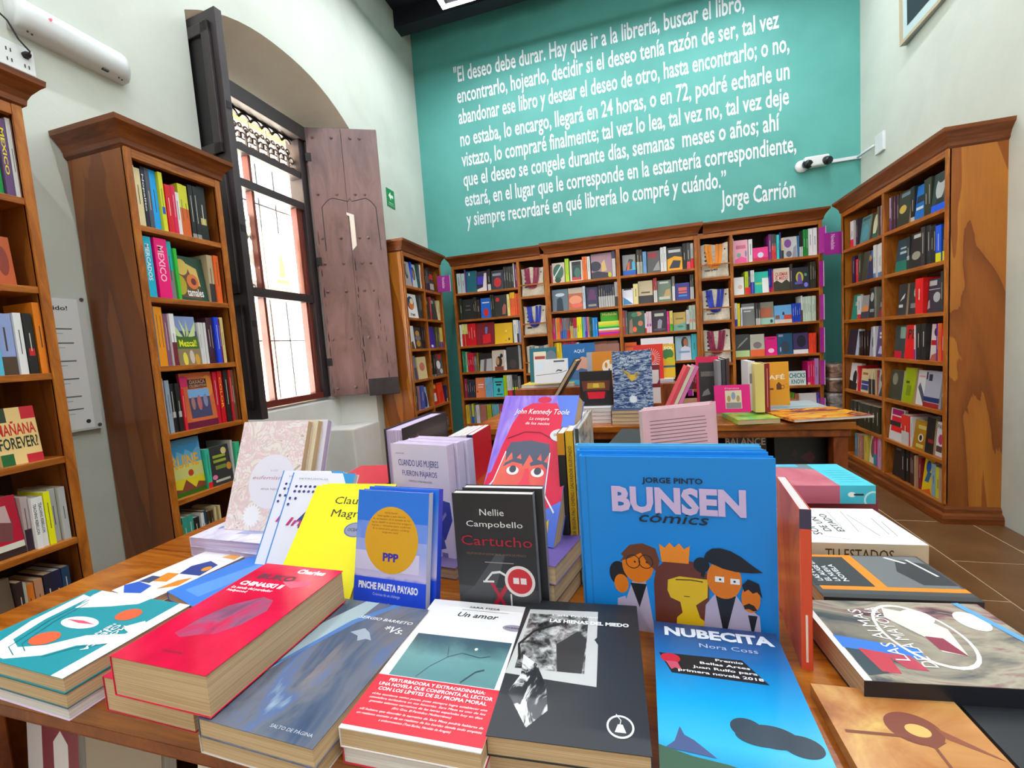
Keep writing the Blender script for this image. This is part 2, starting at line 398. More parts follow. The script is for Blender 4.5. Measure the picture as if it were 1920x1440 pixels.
# ------------------------------------------------------------------ shutters
def shutter(hx, hy, ex, ey, label, mat, panel_mat, near):
    d = Vector((ex - hx, ey - hy, 0)); w = d.length
    # local x along leaf from hinge to free edge, y = thickness, z up
    t = thing('window_shutter', label, 'shutter', frame((hx, hy, SILL), d, (0, 0, 1)))
    h = FZ1 - SILL + .0; T = .04
    MB().box((0, -T / 2, 0), (w * .49, T / 2, h), mat).build('board', t, bevel=.003)
    MB().box((w * .492, -T / 2, .0), (w, T / 2, h), mat).build('board', t, bevel=.003)
    sgn = -1
    ys = -T / 2
    if near:
        for (a, b_) in ((0.06, .62), (.68, 1.34), (1.40, h - .06)):
            mb = MB(); fr = .055
            for (x0, z0, x1, z1) in ((.04, a, w - .04, a + fr), (.04, b_ - fr, w - .04, b_), (.04, a, .04 + fr, b_), (w - .04 - fr, a, w - .04, b_)):
                mb.box((x0, ys - .018, z0), (x1, ys, z1), mat)
            mb.build('panel_moulding', t, bevel=.004)
            MB().box((.04 + fr, ys - .004, a + fr), (w - .04 - fr, ys, b_ - fr), panel_mat).build('panel', t)
        for z in (.5, 1.0, 1.62): MB().box((w - .002, -.012, z), (w + .002, .012, z + .035), M('0c0a0c', .7)).build('latch_slot', t)
    else:
        # studs in rows across the boards, a wicket with a spy slot, a bottom rail
        me = None
        for z in (.06, .46, .84, 1.06, 1.26, 1.60, 2.03):
            for x in (.05, .19, .33, .40, .52):
                if x > w - .02: continue
                if me is None:
                    st = MB().lathe([(.0, -.009), (.009, -.007), (.013, 0), (.013, .002)], mat, None, 10).build('stud', t, smooth=True); me = st.data
                else:
                    st = bpy.data.objects.new('stud', me); COL.objects.link(st); st.parent = t
                st.matrix_local = Matrix.Translation((x, ys - .001, z)) @ Matrix.Rotation(R_(-90), 4, 'X')
        mb = MB()
        pts = [(.07, 1.16), (.07, 1.50)] + [(.07 + .09 * k / 6, 1.50 + .07 * math.sin(R_(90 * k / 6))) for k in range(1, 7)] + [(.27, 1.545), (.285, 1.57), (.30, 1.545)] + [(.40 + .08 * k / 6, 1.57 - .07 * (1 - math.cos(R_(90 * k / 6)))) for k in range(7)] + [(.49, 1.16)]
        mb.tube([(x, ys - .0005, z) for x, z in pts], .003, M('241c1d', .6), 5)
        mb.build('wicket_groove', t)
        mb = MB(); mb.prism([(.27, 1.16), (.305, 1.20), (.305, 1.44), (.25, 1.46), (.25, 1.44), (.27, 1.43)], .004, M('efe6dc', .8), Matrix.Translation((0, ys - .004, 0)))
        mb.build('spy_slot', t)
        MB().box((w * .55, ys - .012, -.02), (w, ys, .12), IRON2).build('bottom_rail', t, bevel=.003)
        mb = MB()
        rr = random.Random(3)
        for (x, za, zb) in ((.02, .02, 1.3), (.277, .0, 1.1), (.43, .5, .78), (.46, .1, .5)):
            z = za
            while z < zb:
                l = rr.uniform(.03, .12); wd = rr.uniform(.002, .007)
                xx = x + rr.uniform(-.006, .006)
                mb.add([(xx, ys - .0015, z), (xx + wd, ys - .0015, z + .01), (xx + wd * .6, ys - .0015, z + l), (xx - wd * .3, ys - .0015, z + l * .6)], [(0, 1, 2, 3)], M('1a1213', .9))
                z += l * rr.uniform(1.05, 1.8)
        mb.build('paint_crack', t)
        for z in (.35, .62):
            mb = MB(); mb.tube([(w * .5, ys - .004, z + .02), (w * .52, ys - .01, z), (w * .5, ys - .004, z - .02)], .004, M('2a2022', .5), 6); mb.build('hook', t, smooth=True)
    for z in (.25, 1.05, 1.85):
        MB().box((-.012, -T / 2 - .006, z), (.03, T / 2 + .006, z + .06), M('241d1f', .5, .3)).build('hinge', t)
    return t
shutter(FX + .0, FY1 - .005, -1.93, 3.31, 'brown studded timber shutter folded open towards the teal wall', IRON_S, IRON2, False)
shutter(FX + .0, FY0 + .005, -1.955, 1.925, 'dark panelled timber shutter standing open beside the narrow bookcase', IRON2, M('151214', .5), True)
# ------------------------------------------------------------------ bookcases
def bookcase(name, label, mx, w, d, zs, divs, crown_l=True, crown_r=True, top=2.08, ply=None, z0=.0, hs=1.955, cl=0, cr=0):
    """local: x along the face, y into the wall, z up. divs: list of (x0,x1) vertical dividers"""
    t = thing(name, label, 'bookcase', mx)
    ply = ply or PLY
    st = .026
    MB().box((0, .002, z0), (st, d, 2.0), ply).build('side_panel', t, bevel=.002)
    MB().box((w - st, .002, z0), (w, d, 2.0), ply).build('side_panel', t, bevel=.002)
    for x in (0, w - st): MB().box((x, -.004, .1), (x + st, .012, 2.0), WOOD).build('stile', t, bevel=.002)
    MB().box((st, d - .008, .06), (w - st, d, 2.0), BACKP).build('back_panel', t)
    for a, b_ in divs:
        MB().box((a, 0, .06), (b_, d - .008, hs), WOOD).build('divider', t, bevel=.002)
    MB().box((st, -.003, hs), (w - st, .02, 2.0), WOOD_H).build('top_rail', t, bevel=.002)
    MB().box((st, .02, 1.99), (w - st, d, 2.0), WOOD_D).build('top_panel', t)
    xs = [st] + [v for dv in divs for v in dv] + [w - st]
    for i in range(0, len(xs), 2):
        zl = zs[i // 2] if isinstance(zs[0], (list, tuple)) else zs
        for z in zl:
            MB().box((xs[i], .002, z - .022), (xs[i + 1], d - .008, z), WOOD_H).build('shelf_board', t, bevel=.0015)
    # crown: cove moulding in steps, mitred at free ends
    prof = [(.0, 1.985), (.010, 1.995), (.012, 2.012), (.020, 2.030), (.036, 2.052), (.046, 2.062), (.048, top)]
    mb = MB(); loops = []
    for e, z in prof:
        l = -e if crown_l else cl; r = w + e if crown_r else w - cr
        loops.append([(l, d, z), (l, -e, z), (r, -e, z), (r, d, z)])
    vs = [v for L in loops for v in L]; fs = []
    for i in range(len(loops) - 1):
        for k in range(3):
            a = i * 4 + k; fs.append((a, a + 1, a + 5, a + 4))
    nn = len(loops) - 1
    fs.append((nn * 4, nn * 4 + 1, nn * 4 + 2, nn * 4 + 3))
    mb.add(vs, fs, WOOD_D); mb.build('crown', t)
    # plinth
    prof = [(.030, 0), (.030, .03), (.026, .045), (.012, .055), (.010, .075), (.0, .09)]
    mb = MB(); loops = []
    for e, z in prof:
        l = -e if crown_l else 0; r = w + e if crown_r else w
        loops.append([(l, d, z), (l, -e, z), (r, -e, z), (r, d, z)])
    vs = [v for L in loops for v in L]; fs = []
    for i in range(len(loops) - 1):
        for k in range(3):
            a = i * 4 + k; fs.append((a, a + 1, a + 5, a + 4))
    mb.add(vs, fs, WOOD_D); mb.build('plinth', t)
    return t
ZB = [1.712 - .2705 * k for k in range(6)] + [.09]
ZR = [1.70 - .2725 * k for k in range(6)] + [.065 + .03]
ZL = [1.703 - .2775 * k for k in range(6)] + [.09]
ZBAG = [1.613, 1.235, .857, .48, .10]
fb = lambda x0: frame((x0, 4.275, 0), (1, 0, 0), (0, 0, 1))
bl_case = bookcase('bookcase', 'wide wooden bookcase at the start of the teal wall, beside the corner', fb(-1.775), .98, .272, [ZB, ZBAG], [(.685, .712)], True, False, cr=.05)
bm = bookcase('bookcase', 'middle wooden bookcase under the painted quotation, two bays wide', frame((-.795, 4.268, 0), (1, 0, 0), (0, 0, 1)), 1.355, .278, ZB, [(.658, .692)], True, True, 2.09)
br_case = bookcase('bookcase', 'wooden bookcase below the security camera, with bags in its narrow bay', fb(.56), .955, .272, [ZBAG, ZB], [(.262, .287)], False, True, cl=.05)
fl_ = lambda y0: frame((-1.835, y0, 0), (0, 1, 0), (0, 0, 1))
bookcase('bookcase', 'wooden bookcase cut off by the picture edge, under the emergency light', fl_(.36), .648, .305, ZL, [], True, True)
bookcase('bookcase', 'tall narrow wooden bookcase standing beside the dark shutter', fl_(1.295), .405, .305, ZL, [], True, True)
bookcase('bookcase', 'small amber wooden bookcase in the corner beyond the studded shutter', fl_(3.375), .75, .305, ZB, [(.368, .386)], True, True, ply=PLY2)
bookcase('bookcase', 'free-ended wooden bookcase on the white wall opposite the window', frame((1.60, 4.14, 0), (0, -1, 0), (0, 0, 1)), 1.24, .245, ZR, [(.588, .618)], True, True, ply=PLY2)
# thin rails holding the bags in their narrow bays
for par, x0 in ((bl_case, .712), (br_case, .026)):
    for z in (1.722, 1.343, .962):
        MB().box((x0, -.006, z - .006), (x0 + .243, .008, z + .006), WOOD_H).build('bag_rail', par)
SHELF = {
 'BL': {
  0: """
s|-1.7303|-1.6872|0.202|bcc||0|
s|-1.6841|-1.6456|0.198|bcc||0|
s|-1.6456|-1.6352|0.234|749||0|
f|-1.6352|-1.5261|0.219|167|e,.3,.85,.06,.08,ddd
f|-1.517|-1.4154|0.203|224|r,0,.35,1,.75,43b;p,.0,.0,1,.0,1,.9,.75,.9,.6,.2,.0,.12,edd
s|-1.4065|-1.3727|0.214|222|ddd|0.3|
f|-1.368|-1.2402|0.196|334|e,.5,.38,.3,.25,c22;r,.1,.72,.8,.85,99a
s|-1.2303|-1.2058|0.212|333||0|
s|-1.2058|-1.1813|0.212|333||0|
s|-1.1813|-1.1567|0.212|333||0|
s|-1.1567|-1.1322|0.212|333||0|
s|-1.1293|-1.1207|0.24|eee||0|
s|-1.1202|-1.0921|0.227|726||0|
""",
  1: """
s|-1.7319|-1.701|0.22|232||0|
f|-1.6979|-1.5814|0.207|222|r,.25,.45,.75,.5,666;r,.3,.65,.7,.7,666
s|-1.5784|-1.5587|0.219|222||0|
s|-1.5587|-1.539|0.219|222||0|
s|-1.5377|-1.5045|0.19|321||0|
f|-1.4997|-1.389|0.202|16c|e,.5,.28,.25,.2,c22;r,.15,.75,.85,.8,eee
s|-1.389|-1.3724|0.225|332||0|
s|-1.3724|-1.3558|0.225|332||0|
f|-1.3534|-1.2155|0.217|222|e,.25,.8,.15,.1,d22;p,.6,.1,.85,.1,.9,.5,.75,.6,.6,.4,a54
s|-1.2137|-1.1882|0.214|ed8||0|
s|-1.1864|-1.1604|0.229|eb1|e62|0.75|
s|-1.1604|-1.1344|0.229|eb1|e62|0.75|
s|-1.1315|-1.11|0.213|e52||0|
s|-1.11|-1.0884|0.213|e52||0|
""",
  2: """
s|-1.7419|-1.7233|0.223|eee||0|
s|-1.7233|-1.6929|0.228|dd8|c12|0.55|
s|-1.6929|-1.6626|0.228|dd8|c12|0.55|
s|-1.6614|-1.6307|0.227|d12||0|
s|-1.6307|-1.6001|0.227|d12||0|
s|-1.6001|-1.5694|0.227|d12||0|
f|-1.5682|-1.3765|0.227|812|p,.35,.05,.8,.1,.8,.5,.35,.45,d12;p,.5,.5,.6,.5,.65,.8,.5,.8,68b
f|-1.3706|-1.1822|0.208|eb0|e,.8,.2,.05,.07,346;e,.62,.14,.03,.03,a63;e,.64,.6,.04,.05,fe9
s|-1.1706|-1.1358|0.226|eee||0|
s|-1.1347|-1.1156|0.223|ddd|333|0.4|
s|-1.1139|-1.1032|0.216|9ad||0|
s|-1.1032|-1.0926|0.216|9ad||0|
""",
  3: """
s|-1.7368|-1.7228|0.219|286||0|
s|-1.7228|-1.7088|0.219|286||0|
s|-1.7075|-1.6889|0.212|9c9||0|
s|-1.687|-1.6633|0.197|c13||0|
s|-1.6633|-1.6397|0.197|c13||0|
s|-1.6397|-1.616|0.197|c13||0|
s|-1.6147|-1.5985|0.197|823|777|0.8|
s|-1.5985|-1.5822|0.197|823|777|0.8|
s|-1.5803|-1.5638|0.195|871||0|
f|-1.5577|-1.4213|0.184|222|p,.0,0,1,0,1,.7,.1,.65,bbb;p,.3,0,.5,0,.6,.7,.4,.7,655
f|-1.4183|-1.2842|0.209|dcb|e,.55,.42,.25,.28,321;e,.45,.45,.12,.18,c96;r,.2,0,.9,.2,843;e,.75,.72,.12,.1,222
s|-1.283|-1.2635|0.204|eee||0|
f|-1.2606|-1.1348|0.232|222|e,.5,.25,.3,.2,433
s|-1.1319|-1.1217|0.255|bbb||0|
s|-1.1217|-1.1116|0.255|bbb||0|
""",
  4: """
s|-1.744|-1.7159|0.199|924||0|
s|-1.7127|-1.691|0.184|334||0|
s|-1.691|-1.6692|0.184|334||0|
s|-1.6692|-1.6475|0.184|334||0|
s|-1.6475|-1.6257|0.184|334||0|
f|-1.6195|-1.5091|0.206|e85|r,.25,.62,.8,.68,fde;r,.25,.5,.75,.55,fde;e,.15,.3,.08,.05,c32
s|-1.5091|-1.4893|0.204|7bd||0|
s|-1.4893|-1.4696|0.204|7bd||0|
s|-1.4696|-1.4499|0.204|7bd||0|
s|-1.4499|-1.4302|0.204|7bd||0|
f|-1.4271|-1.3162|0.193|4cc|r,.15,.75,.85,.82,222;r,.25,.6,.75,.68,222;e,.5,.35,.12,.12,356;r,.25,.1,.85,.15,222
s|-1.3132|-1.2954|0.218|bd0||0|
s|-1.2954|-1.2775|0.218|bd0||0|
s|-1.2746|-1.2568|0.218|ddd|d12|0.28|
s|-1.2568|-1.2391|0.218|ddd|d12|0.28|
s|-1.2391|-1.2214|0.218|ddd|d12|0.28|
s|-1.2184|-1.1999|0.218|333|ee1|0.0|
s|-1.1999|-1.1813|0.218|333|ee1|0.0|
s|-1.1813|-1.1627|0.218|333|ee1|0.0|
s|-1.1598|-1.1466|0.202|777||0|
s|-1.1466|-1.1335|0.202|777||0|
""",
  5: """
s|-1.7479|-1.7343|0.195|db3||0|
s|-1.7343|-1.7207|0.195|db3||0|
s|-1.7207|-1.7071|0.195|db3||0|
s|-1.7039|-1.6852|0.194|777||0|
s|-1.6821|-1.6602|0.205|dd4|16d|0.35|
s|-1.6571|-1.6322|0.192|888||0|
s|-1.6322|-1.6136|0.194|ddd||0|
s|-1.6136|-1.5951|0.194|ddd||0|
s|-1.592|-1.5772|0.192|b76||0|
s|-1.5772|-1.5624|0.192|b76||0|
s|-1.5624|-1.5477|0.192|b76||0|
s|-1.5477|-1.5329|0.192|b76||0|
s|-1.5329|-1.5181|0.192|b76||0|
s|-1.5151|-1.4978|0.193|bb2||0|
s|-1.4978|-1.4805|0.193|bb2||0|
s|-1.4805|-1.4632|0.193|bb2||0|
s|-1.4571|-1.444|0.191|7bc||0|
s|-1.444|-1.4309|0.191|7bc||0|
s|-1.4309|-1.4177|0.191|7bc||0|
s|-1.4177|-1.4046|0.191|7bc||0|
s|-1.4046|-1.3915|0.191|7bc||0|
s|-1.3915|-1.3784|0.191|7bc||0|
s|-1.3754|-1.3571|0.187|b45||0|
s|-1.3571|-1.3388|0.187|b45||0|
s|-1.3388|-1.3205|0.187|b45||0|
s|-1.3205|-1.3022|0.187|b45||0|
s|-1.3022|-1.284|0.187|b45||0|
s|-1.284|-1.2657|0.187|b45||0|
s|-1.2657|-1.2474|0.187|b45||0|
s|-1.2474|-1.2291|0.187|b45||0|
""",
  6: """
s|-1.7642|-1.7381|0.209|966||0|
s|-1.7381|-1.7119|0.209|966||0|
s|-1.7119|-1.6857|0.209|966||0|
s|-1.6857|-1.6595|0.209|966||0|
s|-1.6595|-1.6333|0.209|966||0|
s|-1.6333|-1.6072|0.209|966||0|
s|-1.6072|-1.581|0.209|966||0|
s|-1.581|-1.5548|0.209|966||0|
s|-1.5517|-1.5333|0.207|bbb||0|
s|-1.5333|-1.5148|0.207|bbb||0|
s|-1.5117|-1.4948|0.183|743||0|
s|-1.4948|-1.478|0.183|743||0|
s|-1.4749|-1.4597|0.212|cb9||0|
s|-1.4597|-1.4444|0.212|cb9||0|
s|-1.4444|-1.4292|0.212|cb9||0|
s|-1.4261|-1.4039|0.207|875||0|
s|-1.4039|-1.3817|0.207|875||0|
s|-1.3817|-1.3596|0.207|875||0|
s|-1.3596|-1.3374|0.207|875||0|
s|-1.3374|-1.3152|0.207|875||0|
s|-1.3152|-1.293|0.207|875||0|
s|-1.293|-1.2708|0.207|875||0|
s|-1.2708|-1.2486|0.207|875||0|
""",
 },
 'BM': {
  0: """
s|-0.7573|-0.7455|0.172|a22||0|
f|-0.7442|-0.6227|0.194|dcb|e,.5,.55,.42,.38,365;e,.45,.15,.25,.14,243;p,.05,.25,.75,.9,.8,.85,.1,.2,eee
s|-0.6163|-0.5974|0.221|bd3||0|
s|-0.5974|-0.5785|0.221|bd3||0|
f|-0.5713|-0.4525|0.196|eee|r,.15,.05,.9,.95,344;r,.15,.78,.9,.95,222;r,.2,.05,.85,.2,c34;e,.6,.4,.25,.25,476
s|-0.4512|-0.4298|0.22|e73||0|
s|-0.4298|-0.4084|0.22|e73||0|
s|-0.4063|-0.3771|0.217|eee||0|
f|-0.3687|-0.1775|0.235|a89|e,.2,.5,.28,.2,334;p,0,0,.9,0,.8,.2,.3,.3,0,.25,334;e,.88,.12,.08,.1,cc1;p,.5,.25,.75,.3,.65,.75,.5,.6,db7
s|-0.1755|-0.1443|0.286|446|ddd|0.7|
""",
  1: """
f|-0.759|-0.6045|0.21|678|e,.5,.75,.3,.08,cde;p,.25,0,.7,0,.65,.55,.5,.65,.3,.55,234
f|-0.6023|-0.4656|0.212|b64|e,.5,.45,.45,.2,e97;r,0,.75,1,1,cba;e,.6,.2,.4,.1,d65
s|-0.4635|-0.4381|0.216|cde||0|
f|-0.4297|-0.3208|0.2|335|p,.1,.4,.9,.4,.7,.9,.3,.9,636;r,.15,.1,.85,.2,998
s|-0.3146|-0.2935|0.206|334|bbb|0.5|
s|-0.2935|-0.2723|0.206|334|bbb|0.5|
s|-0.2723|-0.2511|0.206|334|bbb|0.5|
s|-0.2511|-0.23|0.206|334|bbb|0.5|
s|-0.23|-0.2088|0.206|334|bbb|0.5|
s|-0.2088|-0.1877|0.206|334|bbb|0.5|
s|-0.1877|-0.1665|0.206|334|bbb|0.5|
s|-0.1645|-0.1493|0.226|ccc|444|0.4|
s|-0.1493|-0.134|0.226|ccc|444|0.4|
""",
  2: """
s|-0.7739|-0.7595|0.208|c35|e18|0.6|
s|-0.7595|-0.7452|0.208|c35|e18|0.6|
s|-0.743|-0.732|0.208|ac9||0|
s|-0.7311|-0.715|0.21|e71||0|
s|-0.715|-0.699|0.21|e71||0|
s|-0.6986|-0.6868|0.204|b34|25a|0.4|
s|-0.6868|-0.675|0.204|b34|25a|0.4|
s|-0.6728|-0.6604|0.201|889|37c|0.45|
s|-0.6604|-0.6481|0.201|889|37c|0.45|
s|-0.6481|-0.6357|0.201|889|37c|0.45|
s|-0.6336|-0.6227|0.2|877|c33|0.4|
s|-0.6227|-0.6119|0.2|877|c33|0.4|
s|-0.6119|-0.601|0.2|877|c33|0.4|
s|-0.5989|-0.5838|0.199|532|ca5|0.6|
s|-0.5838|-0.5686|0.199|532|ca5|0.6|
s|-0.5665|-0.5557|0.196|c24|bbb|0.5|
s|-0.5557|-0.545|0.196|c24|bbb|0.5|
s|-0.545|-0.5342|0.196|c24|bbb|0.5|
s|-0.5342|-0.5096|0.199|ee1||0|
s|-0.5096|-0.4851|0.199|ee1||0|
s|-0.4829|-0.4712|0.196|6bc||0|
s|-0.4712|-0.4595|0.196|6bc||0|
s|-0.4587|-0.4474|0.194|77c|63c|0.3|
s|-0.4474|-0.4362|0.194|77c|63c|0.3|
s|-0.4357|-0.4163|0.194|e88||0|
s|-0.415|-0.4013|0.188|363||0|
s|-0.4013|-0.3876|0.188|363||0|
s|-0.3855|-0.3614|0.182|18d||0|
s|-0.3614|-0.3372|0.182|18d||0|
""",
  3: """
s|-0.7864|-0.7632|0.241|ec1||0|
s|-0.7632|-0.74|0.241|ec1||0|
s|-0.74|-0.7168|0.241|ec1||0|
s|-0.7168|-0.6936|0.241|ec1||0|
s|-0.6826|-0.6639|0.245|b24||0|
s|-0.6639|-0.6453|0.245|b24||0|
s|-0.6453|-0.6266|0.245|b24||0|
s|-0.6266|-0.6079|0.245|b24||0|
s|-0.6079|-0.5893|0.245|b24||0|
s|-0.5893|-0.5706|0.245|b24||0|
s|-0.5706|-0.5519|0.245|b24||0|
s|-0.5498|-0.5218|0.23|ddd||0|
s|-0.5175|-0.491|0.22|443||0|
s|-0.491|-0.4646|0.22|443||0|
s|-0.4646|-0.4382|0.22|443||0|
s|-0.4382|-0.4117|0.22|443||0|
s|-0.4117|-0.3853|0.22|443||0|
f|-0.3832|-0.2616|0.224|854|r,.05,.1,.45,.4,a76;r,.5,.5,.95,.9,a65
f|-0.2595|-0.1562|0.222|854|e,.4,.6,.2,.2,ccb
""",
  4: """
s|-0.7655|-0.7406|0.139|756||0|
s|-0.7406|-0.7158|0.139|756||0|
s|-0.7158|-0.691|0.139|756||0|
s|-0.691|-0.6661|0.139|756||0|
s|-0.6661|-0.6413|0.139|756||0|
s|-0.6413|-0.6164|0.139|756||0|
s|-0.6164|-0.5916|0.139|756||0|
s|-0.5916|-0.5668|0.139|756||0|
s|-0.5668|-0.5419|0.139|756||0|
s|-0.5419|-0.5171|0.139|756||0|
s|-0.5171|-0.4922|0.139|756||0|
s|-0.4922|-0.4674|0.139|756||0|
s|-0.4674|-0.4425|0.139|756||0|
s|-0.4425|-0.4177|0.139|756||0|
s|-0.4177|-0.3929|0.139|756||0|
s|-0.3929|-0.368|0.139|756||0|
s|-0.368|-0.3432|0.139|756||0|
s|-0.3432|-0.3183|0.139|756||0|
s|-0.3183|-0.2935|0.139|756||0|
s|-0.2935|-0.2686|0.139|756||0|
s|-0.2686|-0.2438|0.139|756||0|
s|-0.2438|-0.219|0.139|756||0|
s|-0.219|-0.1941|0.139|756||0|
s|-0.1941|-0.1693|0.139|756||0|
""",
 },
 'BN': {
  0: """
f|-0.0807|0.0366|0.192|999|r,0,0,1,.25,16c;p,.2,.25,.75,.3,.8,.75,.5,.8,445;p,.3,.25,.5,.25,.55,.7,.4,.6,d63;r,.72,.25,.95,.65,5bd
s|0.0445|0.0701|0.221|432|bba|0.5|
s|0.0701|0.0956|0.221|432|bba|0.5|
s|0.0995|0.1151|0.197|7ad||0|
s|0.1151|0.1307|0.197|7ad||0|
f|0.1366|0.2525|0.199|555|r,.1,.68,.75,.95,923;p,.4,.1,.95,.1,.9,.55,.7,.4,999
s|0.2525|0.2783|0.218|eee||0|
s|0.2783|0.304|0.218|eee||0|
f|0.3097|0.4379|0.206|333|p,0,0,1,0,1,.55,.5,.62,0,.5,ea1;p,.1,.1,.8,.1,.9,.4,.4,.45,334;r,.1,.78,.9,.9,ccc
s|0.4416|0.4715|0.227|222||0|
s|0.4733|0.5049|0.226|444|d45|0.28|
s|0.5067|0.5307|0.219|bbb|d12|0.4|
""",
  1: """
f|-0.0956|0.0018|0.154|eef|p,.05,.02,.95,.05,.4,.35,.05,.5,48b;p,.1,.9,.9,.92,.85,1,.15,1,333
s|0.0034|0.0463|0.187|ed9||0|
f|0.0483|0.1758|0.21|cb9|r,0,0,1,.35,333;r,.2,.45,.8,.52,654
s|0.1817|0.1972|0.221|a33|ddd|0.5|
s|0.1972|0.2127|0.221|a33|ddd|0.5|
f|0.2166|0.3375|0.196|787|p,.4,.2,.95,.25,.9,.6,.6,.55,ca7;r,.15,.85,.8,.93,ddd;r,.1,.12,.9,.25,ccb
s|0.3413|0.366|0.219|666|ddd|0.6|
f|0.3717|0.4919|0.156|338|r,.2,.55,.8,.75,d65;r,.2,.4,.8,.5,d65;r,.2,.22,.8,.32,38c
s|0.4938|0.5087|0.218|333|ccc|0.5|
s|0.5087|0.5236|0.218|333|ccc|0.5|
""",
  2: """
s|-0.1085|-0.0821|0.224|b45||0|
s|-0.0813|-0.0595|0.221|666||0|
f|-0.0559|0.0919|0.209|354|e,.65,.88,.2,.1,c86;e,.4,.2,.12,.12,e62;e,.75,.45,.15,.12,c75;p,.05,.05,.3,.05,.25,.7,.1,.6,976;e,.4,.85,.2,.1,486
s|0.0938|0.1077|0.182|eee|c22|0.25|
s|0.1081|0.1305|0.195|ecd|b5a|0.0|
s|0.1305|0.1529|0.195|ecd|b5a|0.0|
f|0.1549|0.287|0.203|323|r,.2,.72,.8,.85,ccb;p,.35,.1,.6,.1,.7,.5,.55,.6,.4,.5,99a;e,.5,.12,.4,.05,545
s|0.2874|0.3081|0.184|d08||0|
s|0.3101|0.3373|0.184|dc6|4a2|0.35|
f|0.3426|0.4508|0.168|ca5|p,0,0,1,0,1,.45,0,.3,7a9;e,.55,.22,.25,.06,387;r,.2,.62,.8,.68,664
s|0.4527|0.4643|0.181|ddd|333|0.3|
s|0.4643|0.476|0.181|ddd|333|0.3|
s|0.4771|0.5042|0.219|bcb|d87|0.0|
s|0.5042|0.5313|0.219|bcb|d87|0.0|
""",
  3: """
f|-0.0994|0.0118|0.194|e62|r,.1,.75,.9,.85,c41
f|0.3527|0.4881|0.22|9bc|e,.6,.72,.22,.25,321;e,.66,.72,.14,.18,a64;p,.3,0,1,0,.95,.5,.6,.6,.35,.5,dde;r,.2,.3,.9,.38,79b
s|0.4905|0.5351|0.231|4bc||0|
""",
  4: """
f|0.4172|0.4814|0.177|334|e,.3,.3,.25,.18,678
s|0.4838|0.5015|0.18|712||0|
s|0.5015|0.5192|0.18|712||0|
""",
 },
 'BR': {
  0: """
s|0.8491|0.8579|0.215|dbc||0|
f|0.8596|0.9689|0.198|eab|p,.05,.02,.9,.02,.9,.2,.5,.3,.05,.15,e59;e,.35,.35,.15,.1,8a9;e,.85,.4,.07,.15,88a;r,.15,.62,.85,.78,c68
s|0.9723|1.0026|0.193|eee||0|
f|1.006|1.1232|0.117|e38|e,.5,.45,.2,.2,ddf;r,0,.0,1,.25,c14
s|1.1245|1.1469|0.213|727||0|
s|1.1477|1.1667|0.211|444|d33|0.55|
s|1.1667|1.1856|0.211|444|d33|0.55|
s|1.1865|1.2058|0.202|3cc||0|
s|1.2066|1.2192|0.218|137||0|
s|1.2204|1.2384|0.17|dc9|222|0.4|
f|1.2409|1.3467|0.18|ccc|e,.35,.7,.25,.2,849;p,.6,0,.95,0,.95,.6,.75,.5,99a;e,.4,.2,.2,.15,667
s|1.3484|1.3574|0.177|37a||0|
s|1.3582|1.3692|0.206|222|ddd|0.4|
s|1.3692|1.3803|0.206|222|ddd|0.4|
s|1.3823|1.4017|0.218|183||0|
s|1.4017|1.421|0.218|183||0|
s|1.4218|1.4527|0.222|eee||0|
s|1.4527|1.4836|0.222|eee||0|
""",
  1: """
f|0.8429|0.932|0.154|eee|e,.65,.45,.2,.12,dba
s|0.9377|0.9639|0.195|bc1|d22|0.3|
s|0.9643|0.9835|0.202|225|d23|0.3|
s|0.9844|0.998|0.201|eee|23a|0.5|
s|0.998|1.0117|0.201|eee|23a|0.5|
f|1.0139|1.1234|0.184|1ba|r,.55,0,1,.7,eee;r,.05,.4,.55,.5,9c5
s|1.1264|1.1377|0.197|229|c14|0.2|
s|1.1377|1.149|0.197|229|c14|0.2|
s|1.1494|1.1579|0.177|d33||0|
f|1.1596|1.2815|0.195|dcb|p,0,0,1,0,1,.35,.8,.5,.5,.35,.2,.48,0,.4,332;T,QUEMAR,.12,.66,.9,.82,b22;T,EL MIEDO,.12,.5,.9,.64,b22
s|1.2835|1.3006|0.219|433||0|
f|1.3023|1.4298|0.189|223|e,.45,.55,.22,.25,cc2;p,.3,.25,.6,.25,.55,.65,.45,.75,.35,.65,649;e,.8,.65,.08,.07,4a6;e,.25,.3,.1,.06,45a;e,.8,.2,.12,.1,77d
s|1.4319|1.4464|0.22|332||0|
s|1.4464|1.4608|0.22|332||0|
s|1.4608|1.4753|0.22|332||0|
""",
